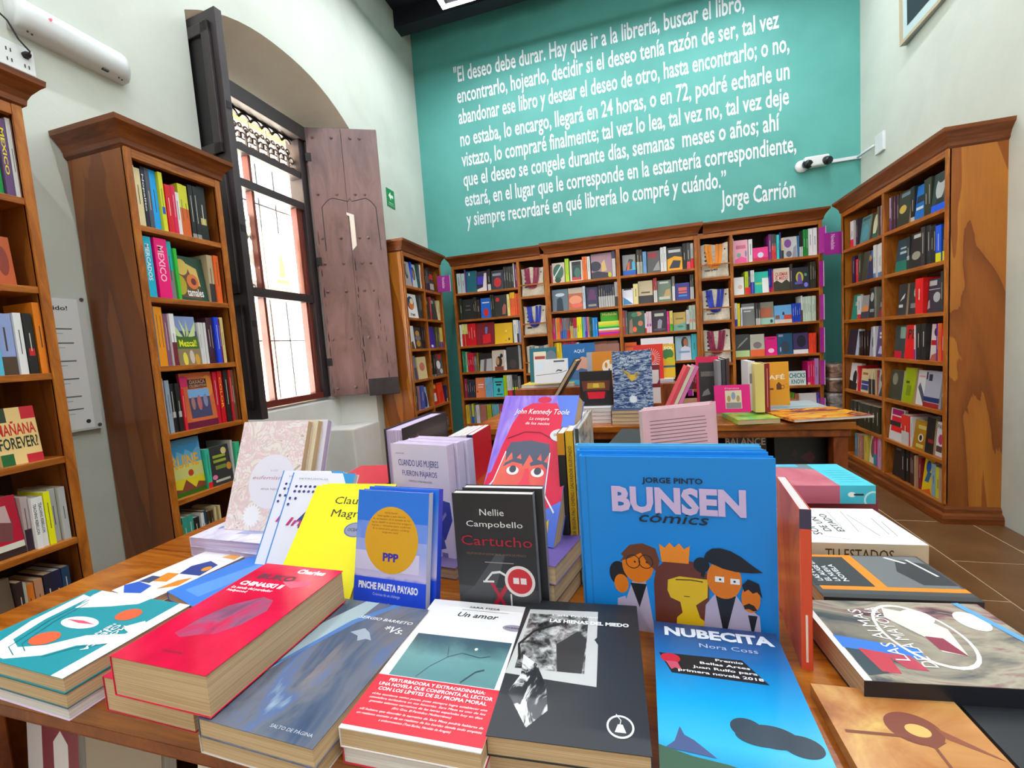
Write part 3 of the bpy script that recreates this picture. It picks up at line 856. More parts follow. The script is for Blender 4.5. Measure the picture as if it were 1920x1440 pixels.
  2: """
s|0.8471|0.8693|0.203|ddd|22a|0.3|
s|0.8716|0.8928|0.198|ed1||0|
s|0.8982|0.9092|0.16|ddf||0|
f|0.9097|1.0123|0.193|777|r,.05,.75,.95,.85,ddd;r,.15,.62,.7,.68,ccc
s|1.0145|1.0325|0.189|333|ccc|0.3|
s|1.0325|1.0505|0.189|333|ccc|0.3|
f|1.0535|1.1601|0.192|887|r,.0,.3,.85,.75,b64;r,0,0,1,.28,9cb;e,.8,.13,.1,.08,344
f|1.1614|1.2939|0.154|6ad|r,0,0,1,.2,dcb;r,.05,.25,.3,.45,854;r,.55,.2,1,.45,c43;p,.45,.45,.6,.45,.55,.65,.48,.6,333
s|1.296|1.3122|0.159|14b||0|
s|1.3122|1.3283|0.159|14b||0|
s|1.3283|1.3444|0.159|14b||0|
s|1.3444|1.3605|0.159|14b||0|
s|1.363|1.3754|0.218|eee|533|0.45|
s|1.3771|1.3932|0.208|cdc||0|
s|1.3932|1.4092|0.208|cdc||0|
s|1.4092|1.4253|0.208|cdc||0|
s|1.4253|1.4414|0.208|cdc||0|
s|1.4414|1.4574|0.208|cdc||0|
s|1.4574|1.4735|0.208|cdc||0|
""",
  3: """
f|0.8491|0.9646|0.198|444|r,0,0,1,.28,bd9;p,.1,.35,.4,.5,.9,.8,.85,.85,.3,.55,999
f|0.969|1.0813|0.191|bba|r,0,0,1,.3,e63;e,.5,.5,.3,.15,877
f|1.0857|1.1816|0.162|e08|e,.5,.25,.25,.12,fde;r,.2,.85,.85,.92,a16
f|1.1838|1.3003|0.182|157|e,.5,.35,.3,.3,345;r,.1,.85,.4,.95,99b;e,.2,.25,.05,.12,abd
f|1.3024|1.4149|0.176|436|r,0,0,1,.2,eee;e,.55,.6,.3,.3,223
s|1.419|1.4324|0.169|e42||0|
s|1.4324|1.4458|0.169|e42||0|
s|1.4458|1.4591|0.169|e42||0|
s|1.4591|1.4725|0.169|e42||0|
""",
  4: """
f|0.9073|1.0707|0.194|9bb|
f|1.2644|1.3957|0.122|dee|T,CHICKS,.02,.52,.96,.86,266;T,KNOW,.15,.1,.9,.42,266
s|1.4053|1.426|0.2|c17|db9|0.1|
s|1.4269|1.4414|0.203|d15||0|
s|1.4414|1.4559|0.203|d15||0|
s|1.4571|1.488|0.223|b8c||0|
""",
  5: """
s|1.2601|1.2814|0.206|582||0|
s|1.2814|1.3027|0.206|582||0|
s|1.3049|1.3191|0.195|a64||0|
s|1.3191|1.3332|0.195|a64||0|
f|1.3366|1.4727|0.199|ddd|e,.45,.3,.05,.15,444
s|1.4747|1.4892|0.198|53a||0|
""",
 },
 'CL': {
  0: """
f|3.441|3.5505|0.214|aaa|e,.4,.6,.25,.3,444;e,.5,.65,.15,.2,999
s|3.5505|3.5808|0.218|14d|c23|0.2|
f|3.583|3.6743|0.213|bcc|e,.45,.6,.35,.28,332;e,.45,.55,.18,.2,a76
s|3.6777|3.6979|0.219|355||0|
s|3.6979|3.718|0.219|355||0|
s|3.7204|3.7591|0.22|eee||0|
""",
  1: """
f|3.4331|3.6354|0.212|eee|e,.45,.62,.3,.28,246;e,.5,.52,.22,.16,d73;e,.55,.7,.15,.12,edb;T,FM,.3,.08,.7,.2,555
s|3.6423|3.6663|0.212|333||0|
s|3.6663|3.6903|0.212|333||0|
s|3.6903|3.7143|0.212|333||0|
""",
  2: """
f|3.4465|3.5305|0.203|ddd|p,.1,0,.9,0,.6,.35,.2,.3,542
f|3.5327|3.6612|0.193|333|e,.5,.7,.3,.15,b83;e,.5,.25,.3,.15,b83;e,.5,.5,.4,.12,778
s|3.6658|3.6849|0.201|322||0|
s|3.6849|3.704|0.201|322||0|
s|3.704|3.723|0.201|322||0|
""",
  3: """
f|3.4341|3.5215|0.214|778|r,.4,0,1,.5,545
f|3.5271|3.696|0.198|dc9|e,.5,.55,.3,.2,c76
""",
  4: """
s|3.408|3.4713|0.202|344||0|
s|3.4735|3.5297|0.212|a78||0|
s|3.532|3.597|0.21|45a||0|
f|3.5993|3.6959|0.191|9bd|e,.5,.4,.35,.4,225
""",
  5: """
s|3.3883|3.4298|0.17|533||0|
s|3.4298|3.4713|0.17|533||0|
s|3.4713|3.5128|0.17|533||0|
s|3.5128|3.5543|0.17|533||0|
s|3.5543|3.5958|0.17|533||0|
s|3.5958|3.6373|0.17|533||0|
s|3.6373|3.6788|0.17|533||0|
""",
 },
 'CR': {
  0: """
s|3.777|3.8024|0.195|433||0|
s|3.8024|3.8278|0.195|433||0|
s|3.8315|3.8671|0.21|222||0|
s|3.8671|3.9026|0.21|222||0|
f|3.9064|4.0305|0.2|332|r,.1,.6,.9,.85,c22;r,.1,.1,.9,.4,baa
""",
  1: """
f|3.7962|3.8712|0.199|332|e,.4,.8,.25,.1,a83
s|3.8737|3.9032|0.215|a34||0|
f|3.907|4.021|0.211|333|r,.1,.75,.6,.9,aaa
s|4.0292|4.0547|0.193|dc9||0|
s|4.0547|4.0803|0.193|dc9||0|
""",
  2: """
f|3.7843|3.8244|0.203|655|
f|3.8295|3.9494|0.211|329|e,.4,.1,.2,.06,eee
s|3.9521|3.9896|0.203|553||0|
s|3.9896|4.0271|0.203|553||0|
s|4.0313|4.0644|0.199|dc6|63a|0.3|
s|4.0644|4.0975|0.199|dc6|63a|0.3|
""",
  3: """
s|3.789|3.8284|0.206|222|888|0.1|
s|3.8284|3.8679|0.206|222|888|0.1|
s|3.8679|3.9074|0.206|222|888|0.1|
f|3.9128|4.0681|0.212|555|e,.35,.5,.28,.2,eee;r,.4,.75,.85,.98,c22;e,.65,.2,.2,.12,ccc
""",
  4: """
f|3.7649|3.9248|0.201|c11|e,.35,.8,.2,.15,322;e,.75,.85,.15,.1,db2;r,.25,.15,.8,.55,ddd
f|3.9303|4.0619|0.201|e41|p,.2,0,.7,.1,.9,.6,.3,.5,d22
s|4.0662|4.0883|0.163|225|cc3|0.2|
s|4.0883|4.1104|0.163|225|cc3|0.2|
""",
  5: """
s|3.7485|3.795|0.113|544||0|
s|3.795|3.8414|0.113|544||0|
s|3.8414|3.8879|0.113|544||0|
s|3.8879|3.9343|0.113|544||0|
s|3.9343|3.9808|0.113|544||0|
s|3.9808|4.0273|0.113|544||0|
s|4.0273|4.0737|0.113|544||0|
""",
 },
 'RN': {
  0: """
s|3.4784|3.5044|0.213|cce|749|0.4|
s|3.456|3.4763|0.211|534||0|
s|3.4357|3.456|0.211|534||0|
s|3.4154|3.4357|0.211|534||0|
f|3.2877|3.4134|0.209|332|e,.4,.5,.3,.12,ca5;r,.2,.85,.9,.95,789
s|3.2461|3.283|0.209|222|bbb|0.15|
f|3.1621|3.2452|0.2|16b|r,.1,.5,.95,.7,223;r,.1,.3,.9,.38,ddd
s|3.1226|3.1579|0.209|332||0|
s|3.0873|3.1226|0.209|332||0|
f|2.9641|3.0856|0.21|344|e,.5,.6,.3,.28,bbb;e,.55,.85,.25,.12,333;p,.2,.15,.9,.15,.75,.35,.35,.35,222;r,0,0,1,.2,15d
""",
  1: """
f|3.3163|3.465|0.204|245|r,0,0,.95,.35,176;r,.25,.55,.85,.62,bcc;r,.25,.7,.85,.75,bcc
s|3.28|3.3144|0.196|233|bbb|0.0|
f|3.1575|3.2763|0.205|222|r,.2,.85,.95,.95,ccc;e,.5,.35,.35,.12,998
s|3.1193|3.1549|0.219|333||0|
s|3.0837|3.1193|0.219|333||0|
s|3.0566|3.0821|0.207|222||0|
s|3.031|3.0566|0.207|222||0|
s|2.982|3.0295|0.197|15d|dd1|0.25|
s|2.9596|2.9782|0.178|222|dd1|0.3|
""",
  2: """
f|3.3224|3.4134|0.194|333|p,.2,.45,.7,.55,.8,.7,.5,.6,ddc;r,.1,.25,.6,.35,ccc
f|3.2094|3.3175|0.193|333|e,.6,.68,.15,.15,ba9;r,.2,.2,.9,.35,888
s|3.1304|3.2049|0.205|d11||0|
f|3.0083|3.1287|0.19|334|r,.05,.8,.6,.95,bbb;e,.65,.45,.25,.15,bbb;p,.0,.1,.2,.15,.15,.4,.05,.35,baa;r,.05,.68,.9,.7,ccc
s|2.9847|3.0068|0.219|333||0|
s|2.9626|2.9847|0.219|333||0|
""",
  3: """
f|3.3577|3.4714|0.21|344|r,.5,.6,1,.95,8a9;r,0,0,.7,.22,c13
f|3.2457|3.3537|0.21|d11|T,PE,.2,.6,.9,.88,322
s|3.2262|3.2419|0.205|dcc|728|0.3|
s|3.2105|3.2262|0.205|dcc|728|0.3|
s|3.1616|3.2087|0.214|222||0|
s|3.1144|3.1616|0.214|222||0|
f|3.0327|3.1085|0.208|dcc|e,.6,.78,.3,.12,324;r,.05,.42,1,.56,c12;p,0,0,1,0,.8,.22,.2,.15,a54
s|3.0105|3.0311|0.209|628||0|
s|2.995|3.009|0.211|d62||0|
s|2.981|2.995|0.211|d62||0|
s|2.9491|2.9795|0.177|c12||0|
""",
  4: """
f|3.3594|3.5076|0.194|443|e,.4,.7,.2,.2,887
f|3.2397|3.3573|0.218|9a0|r,.2,.55,.5,.62,441;r,.3,.2,.7,.5,780
f|3.1521|3.2378|0.208|ddd|p,.1,.5,.9,.0,1,.0,1,.2,.3,.65,556;r,.1,.8,.8,.85,d99
f|3.0081|3.1486|0.213|aab|r,0,.15,1,.28,236;r,0,0,1,.13,922;r,.02,.75,.12,.95,224;r,.2,.72,.42,.9,334
f|2.9598|3.0065|0.215|666|T,Fa,.1,.35,.9,.6,eee
""",
  5: """
f|3.3559|3.5096|0.21|ddd|r,.1,.8,.95,.98,a16;r,.1,.6,.95,.76,d23;r,.1,.28,.95,.45,d22;r,.0,.45,.8,.6,333
s|3.2719|3.3528|0.19|d32|ccc|0.45|
s|3.2469|3.268|0.188|ddd||0|
f|3.1297|3.244|0.177|a71|e,.6,.42,.22,.14,ddc;e,.6,.42,.12,.1,322;r,.3,.72,.95,.85,cb6;r,.3,.08,.9,.2,cb6
f|3.0529|3.1279|0.211|222|r,.3,.3,.9,.4,922
f|2.9834|3.0512|0.197|ddd|T,PAUL,.08,.8,.95,.93,422;e,.55,.5,.3,.15,b36;r,.05,.12,.8,.3,533
s|2.9601|2.9819|0.169|714||0|
""",
  6: """
f|3.3726|3.4882|0.219|222|r,.2,.8,.8,.86,777
s|3.331|3.3704|0.215|222||0|
s|3.2916|3.331|0.215|222||0|
s|3.258|3.2865|0.203|422||0|
s|3.2295|3.258|0.203|422||0|
s|3.2097|3.2266|0.198|b97||0|
s|3.1928|3.2097|0.198|b97||0|
s|3.1625|3.1908|0.195|812||0|
f|3.0686|3.1588|0.207|db1|e,.45,.75,.25,.18,15a;p,.2,.3,.6,.3,.8,.6,.4,.6,269;p,0,0,1,0,.8,.15,c52
s|3.0273|3.0668|0.192|8ab||0|
s|2.9889|3.0256|0.181|cc2||0|
s|2.9605|2.9873|0.185|b98||0|
""",
 },
 'RF': {
  0: """
s|3.9726|4.0245|0.194|ddd|d13|0.3|
s|3.941|3.9683|0.193|323||0|
s|3.9138|3.941|0.193|323||0|
f|3.7784|3.911|0.188|588|e,.5,.4,.35,.3,59a;r,.1,.85,.9,.95,355
f|3.6485|3.7603|0.183|332|e,.5,.5,.25,.4,cca;r,.3,.02,.95,.2,164
s|3.628|3.6425|0.197|654||0|
s|3.6135|3.628|0.197|654||0|
s|3.599|3.6135|0.197|654||0|
s|3.5777|3.5955|0.194|99c||0|
s|3.56|3.5777|0.194|99c||0|
""",
  1: """
s|3.9657|4.0131|0.202|314||0|
s|3.9252|3.9613|0.173|c23||0|
s|3.8745|3.9181|0.205|443||0|
f|3.8013|3.8718|0.208|443|
f|3.7009|3.7986|0.204|335|e,.3,.75,.2,.12,a84;r,.3,.8,1,1,37a
s|3.662|3.6959|0.224|ddd|57a|0.15|
s|3.628|3.662|0.224|ddd|57a|0.15|
s|3.594|3.628|0.224|ddd|57a|0.15|
s|3.5601|3.594|0.224|ddd|57a|0.15|
""",
  2: """
f|3.9689|4.0705|0.19|187|r,.4,.55,.9,.7,bbb
s|3.9052|3.9645|0.172|ddd|c12|0.2|
f|3.7952|3.9024|0.17|999|p,0,.4,.5,.6,1,.5,.9,.35,.5,.1,.1,.3,d84;r,0,0,1,.3,334
f|3.6821|3.7767|0.211|222|e,.4,.7,.25,.15,bbb;r,.2,.2,.8,.3,999
s|3.6649|3.6796|0.21|776||0|
s|3.6501|3.6649|0.21|776||0|
f|3.5602|3.6477|0.206|444|e,.5,.7,.35,.2,bbb;r,0,0,1,.25,823;r,.1,.35,.9,.5,99a
""",
  3: """
f|3.9223|4.1062|0.199|223|r,.75,0,1,1,bcd
s|3.874|3.9023|0.182|211||0|
s|3.8457|3.874|0.182|211||0|
s|3.8174|3.8457|0.182|211||0|
s|3.7891|3.8174|0.182|211||0|
f|3.7084|3.7838|0.21|aab|e,.6,.5,.3,.2,355
s|3.6831|3.7058|0.212|eee||0|
f|3.5719|3.6806|0.213|547|r,.25,.72,.75,.8,ddd;r,.25,.6,.75,.68,ddd;p,.2,.1,.8,.1,.65,.35,.4,.35,bbd
""",
  4: """
f|3.9427|4.1024|0.209|eee|e,.5,.45,.2,.28,222;p,0,0,.8,0,.8,.25,.4,.3,0,.35,222
s|3.905|3.9383|0.193|c12||0|
f|3.7669|3.9007|0.174|dc9|r,.05,.1,.8,.5,248;r,.05,.32,.8,.36,dde;r,.15,.75,.7,.85,a63
s|3.7185|3.7603|0.182|dc9|223|0.6|
s|3.6766|3.7185|0.182|dc9|223|0.6|
s|3.6443|3.6754|0.176|823||0|
f|3.5674|3.6419|0.183|bbb|e,.4,.7,.2,.15,333;p,.1,.0,.9,0,.8,.5,.5,.4,445
""",
  5: """
s|4.0182|4.0745|0.188|332||0|
s|3.9618|4.0182|0.188|332||0|
s|3.9055|3.9618|0.188|332||0|
s|3.8492|3.9055|0.188|332||0|
s|3.7929|3.8492|0.188|332||0|
s|3.7366|3.7929|0.188|332||0|
s|3.6802|3.7366|0.188|332||0|
s|3.6239|3.6802|0.188|332||0|
s|3.5676|3.6239|0.188|332||0|
""",
  6: """
s|3.9687|4.0045|0.175|38a||0|
s|3.933|3.9687|0.175|38a||0|
s|3.8935|3.927|0.188|a76||0|
s|3.86|3.8935|0.188|a76||0|
s|3.8012|3.8527|0.199|cb4||0|
f|3.7105|3.7983|0.215|ddc|e,.5,.55,.4,.35,654
s|3.6604|3.7078|0.22|c26|38a|0.4|
s|3.6235|3.6578|0.217|c9b||0|
s|3.5893|3.6235|0.217|c9b||0|
""",
 },
 'LB': {
  0: """
s|1.3181|1.3393|0.233|eec||0|
s|1.3401|1.3665|0.231|eda||0|
s|1.3674|1.3815|0.256|223|_|0.0|Nopalito,eee
s|1.3824|1.4003|0.26|556||0|
s|1.4016|1.4266|0.271|1af||0|
s|1.4276|1.445|0.241|dd2|15c|0.0|
s|1.4477|1.4721|0.198|d12||0|
s|1.4731|1.4904|0.202|d15||0|
s|1.4918|1.5109|0.181|eee||0|
s|1.5119|1.5342|0.224|dd3|d62|0.55|
s|1.5342|1.5564|0.224|dd3|d62|0.55|
s|1.559|1.5794|0.234|222|999|0.1|
s|1.5794|1.5997|0.234|222|999|0.1|
s|1.6008|1.6382|0.262|222|cb6|0.0|
""",
  1: """
s|1.3218|1.3357|0.265|332||0|
s|1.3366|1.3681|0.269|1bd|_|0.0|MERCADOS,eee
s|1.373|1.4229|0.264|e07|_|0.0|MEXICO,fbc
s|1.4248|1.4513|0.25|2bb|888|0.5|
s|1.4522|1.4653|0.215|3b3||0|
f|1.4677|1.6033|0.198|243|p,0,.1,.75,.05,.8,.7,.4,.85,.0,.6,642;e,.12,.35,.2,.22,ba2;e,.25,.75,.2,.18,db5;p,.4,.85,.75,.75,.8,.35,.6,.4,db6;e,.55,.45,.2,.17,d73;e,.58,.45,.09,.08,723;T,tamales,.3,.12,.85,.3,eee
s|1.6067|1.635|0.216|ba8|333|0.4|
s|1.6362|1.6606|0.218|e62||0|
""",
  2: """
s|1.3231|1.3366|0.252|179||0|
s|1.3375|1.3563|0.241|e91||0|
s|1.3563|1.3752|0.241|e91||0|
s|1.3761|1.3941|0.215|857||0|
s|1.3951|1.4149|0.216|eee|723|0.45|
f|1.4178|1.5205|0.21|446|r,0,.7,1,1,89c;p,.4,.55,.0,.9,.1,.6,cd9;p,.45,.55,.3,.95,.5,.7,cd9;p,.5,.55,.6,.95,.65,.65,bc8;p,.55,.55,1,.9,.9,.6,cd9;r,0,.33,1,.58,462;r,0,0,1,.33,875;e,.3,.12,.1,.14,dc4;e,.6,.16,.1,.14,cba;e,.82,.1,.1,.12,c93;T,Mezcal!,.15,.38,.9,.52,ee2
s|1.5226|1.5342|0.184|ddd||0|
s|1.5342|1.5457|0.184|ddd||0|
s|1.5457|1.5572|0.184|ddd||0|
s|1.5583|1.5759|0.206|423||0|
s|1.5759|1.5935|0.206|423||0|
s|1.5964|1.6165|0.21|24d||0|
s|1.6177|1.6288|0.203|712||0|
s|1.63|1.6466|0.211|dc8||0|
""",
  3: """
s|1.3273|1.3468|0.228|ddd|433|0.0|
s|1.3477|1.3653|0.219|9ab||0|
s|1.3667|1.3856|0.203|222|bbb|0.0|
s|1.3856|1.4045|0.203|222|bbb|0.0|
s|1.4064|1.4182|0.178|d23||0|
f|1.4197|1.5657|0.244|a24|r,0,.1,1,1,c63;e,.1,.85,.2,.1,c26;e,.85,.75,.15,.2,d83;r,.22,.72,.82,.88,322;r,.18,.18,.85,.7,446;r,.18,.55,.85,.7,7ad;e,.3,.45,.06,.12,a77;e,.5,.45,.07,.14,b66;e,.7,.48,.07,.12,88a;r,.0,0,1,.12,613;T,OAXACA,.28,.8,.78,.87,c97;T,CELEBRATION,.26,.735,.8,.785,c97
s|1.568|1.5882|0.238|c13||0|
s|1.5894|1.6112|0.241|c12|_|0.0|COLOR,fb2
s|1.6124|1.6346|0.245|222||0|
s|1.6359|1.6475|0.249|b22||0|
s|1.6487|1.6686|0.253|754||0|
""",
  4: """
f|1.3239|1.4735|0.248|6ac|r,0,.8,1,1,59c;r,0,.28,1,.55,cc7;r,0,0,1,.3,dc2;p,0,0,1,0,1,.16,.8,.2,.7,.1,.45,.28,.3,.12,0,.17,843;r,0,0,1,.08,361;p,.05,.8,.12,.7,.18,.8,.25,.66,.3,.8,.5,.72,.55,.82,.75,.72,.9,.82,.95,.9,.05,.9,38b;e,.62,.38,.08,.06,b42;T,RUINE,.12,.5,.9,.72,ea2
s|1.4773|1.498|0.177|3b9|d22|0.15|
f|1.5002|1.607|0.177|333|e,.75,.85,.13,.09,dc8;r,.2,.7,.8,.77,9a3;r,.2,.58,.8,.65,9a3;r,.25,.4,.75,.5,783;e,.15,.22,.12,.06,d7a;e,.88,.42,.12,.1,c83;r,.15,.08,.85,.14,bba
s|1.6094|1.6175|0.189|bbb||0|
s|1.6175|1.6255|0.189|bbb||0|
s|1.6267|1.6518|0.176|3b8||0|
""",
  5: """
s|1.3245|1.339|0.17|773||0|
s|1.3399|1.3643|0.196|398|d33|0.6|
s|1.3643|1.3887|0.196|398|d33|0.6|
s|1.3912|1.4182|0.175|222||0|
s|1.4192|1.434|0.186|ddd||0|
s|1.4351|1.4545|0.189|245||0|
s|1.4556|1.4688|0.18|432||0|
s|1.4688|1.4821|0.18|432||0|
s|1.4832|1.4942|0.189|cb8||0|
s|1.4942|1.5052|0.189|cb8||0|
s|1.5052|1.5162|0.189|cb8||0|
""",
 },
 'LA': {
  0: """
s|0.9338|0.9494|0.19|194||0|
s|0.9504|0.9701|0.234|647|_|0.0|MEXICO,ed2
s|0.9711|0.9849|0.249|ddd||0|
""",
  1: """
f|0.9006|0.9465|0.152|b52|e,.5,.5,.3,.3,832
""",
  2: """
s|0.8673|0.8784|0.187|5bd||0|
s|0.8792|0.9169|0.19|9ad|543|0.3|
s|0.9182|0.9375|0.193|eee||0|
s|0.9386|0.9595|0.192|222|c22|0.0|
s|0.9651|0.9874|0.228|e82||0|
""",
  3: """
f|0.8434|0.9417|0.178|ec8|r,0,.75,.3,1,343;r,.65,.78,1,1,c23;r,.6,0,1,.15,c23;r,0,0,.3,.2,263;T,MAÑANA,.02,.52,.95,.72,c22;T,FOREVER?,.02,.28,.95,.48,232
""",
  4: """
f|0.7864|0.8682|0.187|b13|r,0,0,1,.22,322;r,0,.12,1,.22,ddc;p,.3,.3,.7,.25,.8,.6,.5,.7,.3,.6,744;p,.45,.6,.75,.55,.7,.85,.5,.85,caa
s|0.8695|0.8865|0.173|baa|323|0.4|
s|0.8874|0.9027|0.164|eee|_|0.0|TEACHING REBELLION,333
s|0.9027|0.9181|0.164|eee|_|0.0|TEACHING REBELLION,333
s|0.9193|0.9357|0.174|ee1||0|
s|0.9372|0.9558|0.177|bbb||0|
s|0.9558|0.9744|0.177|bbb||0|
""",
  5: """
f|0.7675|0.8211|0.22|654|
s|0.8221|0.8382|0.2|322||0|
s|0.8389|0.848|0.19|bba||0|
s|0.8484|0.8684|0.177|d72|b33|0.5|
s|0.8702|0.8908|0.181|b86||0|
s|0.8926|0.9169|0.187|223||0|
s|0.9181|0.9396|0.186|224||0|
s|0.9401|0.9617|0.187|246||0|
""",
 },
}
# ------------------------------------------------------------------ books
def shapes_to(mb, spec, fn):
    """spec: 'r,u0,v0,u1,v1,col;e,cu,cv,ru,rv,col;p,u,v,...,col;T,text,u0,v0,u1,v1,col' ; fn(u,v,layer)"""
    for i, it in enumerate(q for q in spec.split(';') if q):
        a = it.split(','); k = a[0]; c = M(a[-1])
        if k == 'r':
            u0, v0, u1, v1 = map(float, a[1:5]); mb.add([fn(u0, v0, i), fn(u1, v0, i), fn(u1, v1, i), fn(u0, v1, i)], [(0, 1, 2, 3)], c)
        elif k == 'e':
            cu, cv, ru, rv = map(float, a[1:5])
            mb.add([fn(min(1, max(0, cu + ru * math.cos(t * math.pi / 9))), min(1, max(0, cv + rv * math.sin(t * math.pi / 9))), i) for t in range(18)], [tuple(range(18))], c)
        elif k == 'p':
            q = list(map(float, a[1:-1])); n = len(q) // 2
            mb.add([fn(q[2 * j], q[2 * j + 1], i) for j in range(n)], [tuple(range(n))], c)
        elif k == 'T':
            put_text(mb, a[1], tuple(map(float, a[2:6])), c, lambda u, v: fn(u, v, i), .02)
EPS = .00005
def book_parts(w, h, t, cov, spine='L', hard=False, pages=None, c=None, front=None, spine_mat=None):
    """local: front cover in the xz plane at y=0 facing -y, thickness to +y, spine at the given side"""
    c = c or (.0024 if hard else .0007); ins = .004 if hard else .0012
    mb = MB(); f = front or cov; sm = spine_mat or cov
    mb.box((0, 0, 0), (w, c, h), f); mb.box((0, t - c, 0), (w, t, h), cov)
    if spine == 'L': mb.box((0, c, 0), (c, t - c, h), sm); pb = ((c, c, ins), (w - ins, t - c, h - ins))
    elif spine == 'R': mb.box((w - c, c, 0), (w, t - c, h), sm); pb = ((ins, c, ins), (w - c, t - c, h - ins))
    else: pb = ((ins, c, ins), (w - ins, t - c, h - ins))
    return mb, MB().box(*pb, pages or PAGES)
def spine_print(mb, e, w, h, t, yofs=0):
    """marks on the spine face x=0 (viewer's right is -y)"""
    _, _, _, _, c1, c2, fr, ext = e
    fn = lambda u, v, l=0: (-EPS * (l + 1), t * (1 - u), v * h)
    if c2 and c2 != '_' and fr > 0:
        mb.add([fn(0, 0), fn(1, 0), fn(1, fr), fn(0, fr)], [(0, 1, 2, 3)], M(c2))
    elif c2 and c2 != '_':
        mb.add([fn(.15, .3), fn(.85, .3), fn(.85, .42), fn(.15, .42)], [(0, 1, 2, 3)], M(c2))
    if ext:
        tx, cc = ext.split(',')
        # title runs down the spine: text x -> down, text up -> viewer's right
        put_text(mb, tx, (.12, .22, .72, .72), M(cc), lambda u, v: fn(v, 1 - u, 2), .02)
    elif t > .010:
        r = lin(c1); lum = r[0] * .3 + r[1] * .6 + r[2] * .1
        cc = M('d8d2c4') if lum < .25 else M('4a4440')
        a = .3 + rnd.random() * .1; b = .62 + rnd.random() * .25
        mb.add([fn(.44, a, 1), fn(.56, a, 1), fn(.56, b, 1), fn(.44, b, 1)], [(0, 1, 2, 3)], cc)
def colour_word(h):
    import colorsys
    if len(h) == 3: h = ''.join(c * 2 for c in h)
    r, g, b = (int(h[i:i + 2], 16) / 255 for i in (0, 2, 4))
    hh, s, v = colorsys.rgb_to_hsv(r, g, b); hh *= 360
    if v < .24: return 'black'
    if s < .14: return 'white' if v > .85 else 'pale grey' if v > .65 else 'grey' if v > .4 else 'dark grey'
    n = 'red' if hh < 14 or hh > 346 else 'orange' if hh < 38 else 'yellow' if hh < 66 else 'green' if hh < 160 else 'turquoise' if hh < 192 else 'blue' if hh < 250 else 'purple' if hh < 300 else 'pink'
    if n == 'orange' and v < .7: n = 'brown'
    if n == 'orange' and s < .45: n = 'beige'
    if v < .5: return 'dark ' + n
    if s < .4 and n != 'beige': return 'pale ' + n
    return n
ORD = ['first', 'second', 'third', 'fourth', 'fifth', 'sixth', 'seventh', 'eighth', 'ninth', 'tenth', '11th', '12th', '13th', '14th', '15th', '16th', '17th', '18th', '19th', '20th', '21st', '22nd', '23rd', '24th', '25th', '26th', '27th', '28th', '29th', '30th']
ROW = ['top', 'second', 'third', 'fourth', 'fifth', 'sixth', 'bottom']
BAYS = {'BL': ('first bay of teal-wall shelves', 'B'), 'BM': ('third bay of teal-wall shelves', 'B'), 'BN': ('fourth bay of teal-wall shelves', 'B'), 'BR': ('last bay of teal-wall shelves', 'B'),
        'CL': ('near half of corner bookcase', 'C'), 'CR': ('far half of corner bookcase', 'C'), 'RN': ('near half of right-hand bookcase', 'R'), 'RF': ('far half of right-hand bookcase', 'R'),
        'LB': ('narrow bookcase by dark shutter', 'L'), 'LA': ('cut-off bookcase at picture edge', 'L')}
ZS = {'B': ZB, 'C': ZB, 'R': ZR, 'L': ZL}
CAMP = Vector((0, 0, 1.125))
allb = []
for bay, rows in SHELF.items():
    nm, cs = BAYS[bay]
    for k, txt in rows.items():
        items = [l.split('|') for l in txt.strip().splitlines()]
        items.sort(key=lambda e: float(e[1]))
        if cs == 'R': items.reverse()
        prev_end = None
        for idx, e in enumerate(items):
            e[1:4] = [float(v) for v in e[1:4]]
            e[6 if e[0] == 's' else 3] = float(e[6]) if e[0] == 's' else e[3]
            u0, u1, h = e[1], e[2], e[3]
            # keep neighbours apart
            if cs == 'R':
                if prev_end is not None and u1 > prev_end - .0006: u1 = prev_end - .0006
                prev_end = u0
            else:
                if prev_end is not None and u0 < prev_end + .0006: u0 = prev_end + .0006
                prev_end = u1
            if u1 - u0 < .003: u1 = u0 + .003; prev_end = u1 if cs != 'R' else u0
            z = ZS[cs][k]
            h = min(h, .2705 - .028)
            set_ = .012 + rnd.random() * .018
            um = (u0 + u1) / 2
            if cs == 'B': pos = Vector((um, 4.275, z)); ux = Vector((1, 0, 0))
            elif cs == 'R': pos = Vector((1.60, um, z)); ux = Vector((0, -1, 0))
            else: pos = Vector((-1.835, um, z)); ux = Vector((0, 1, 0))
            dist = (pos - CAMP).length
            nrm = ux.cross(Vector((0, 0, 1)))
            cosv = max(.1, abs(nrm.dot((pos - CAMP).normalized())))
            area = (u1 - u0) * h * cosv / dist ** 2
            if k >= 5 and cs in 'BC': area *= .25
            if k == 4 and bay in ('BM', 'BN'): area *= .1
            allb.append((area, bay, nm, cs, k, idx, len(items), e, u0, u1, h, z, set_, ux, nrm))
allb.sort(key=lambda b: -b[0])
N_SINGLE = 212
stuff = MB()
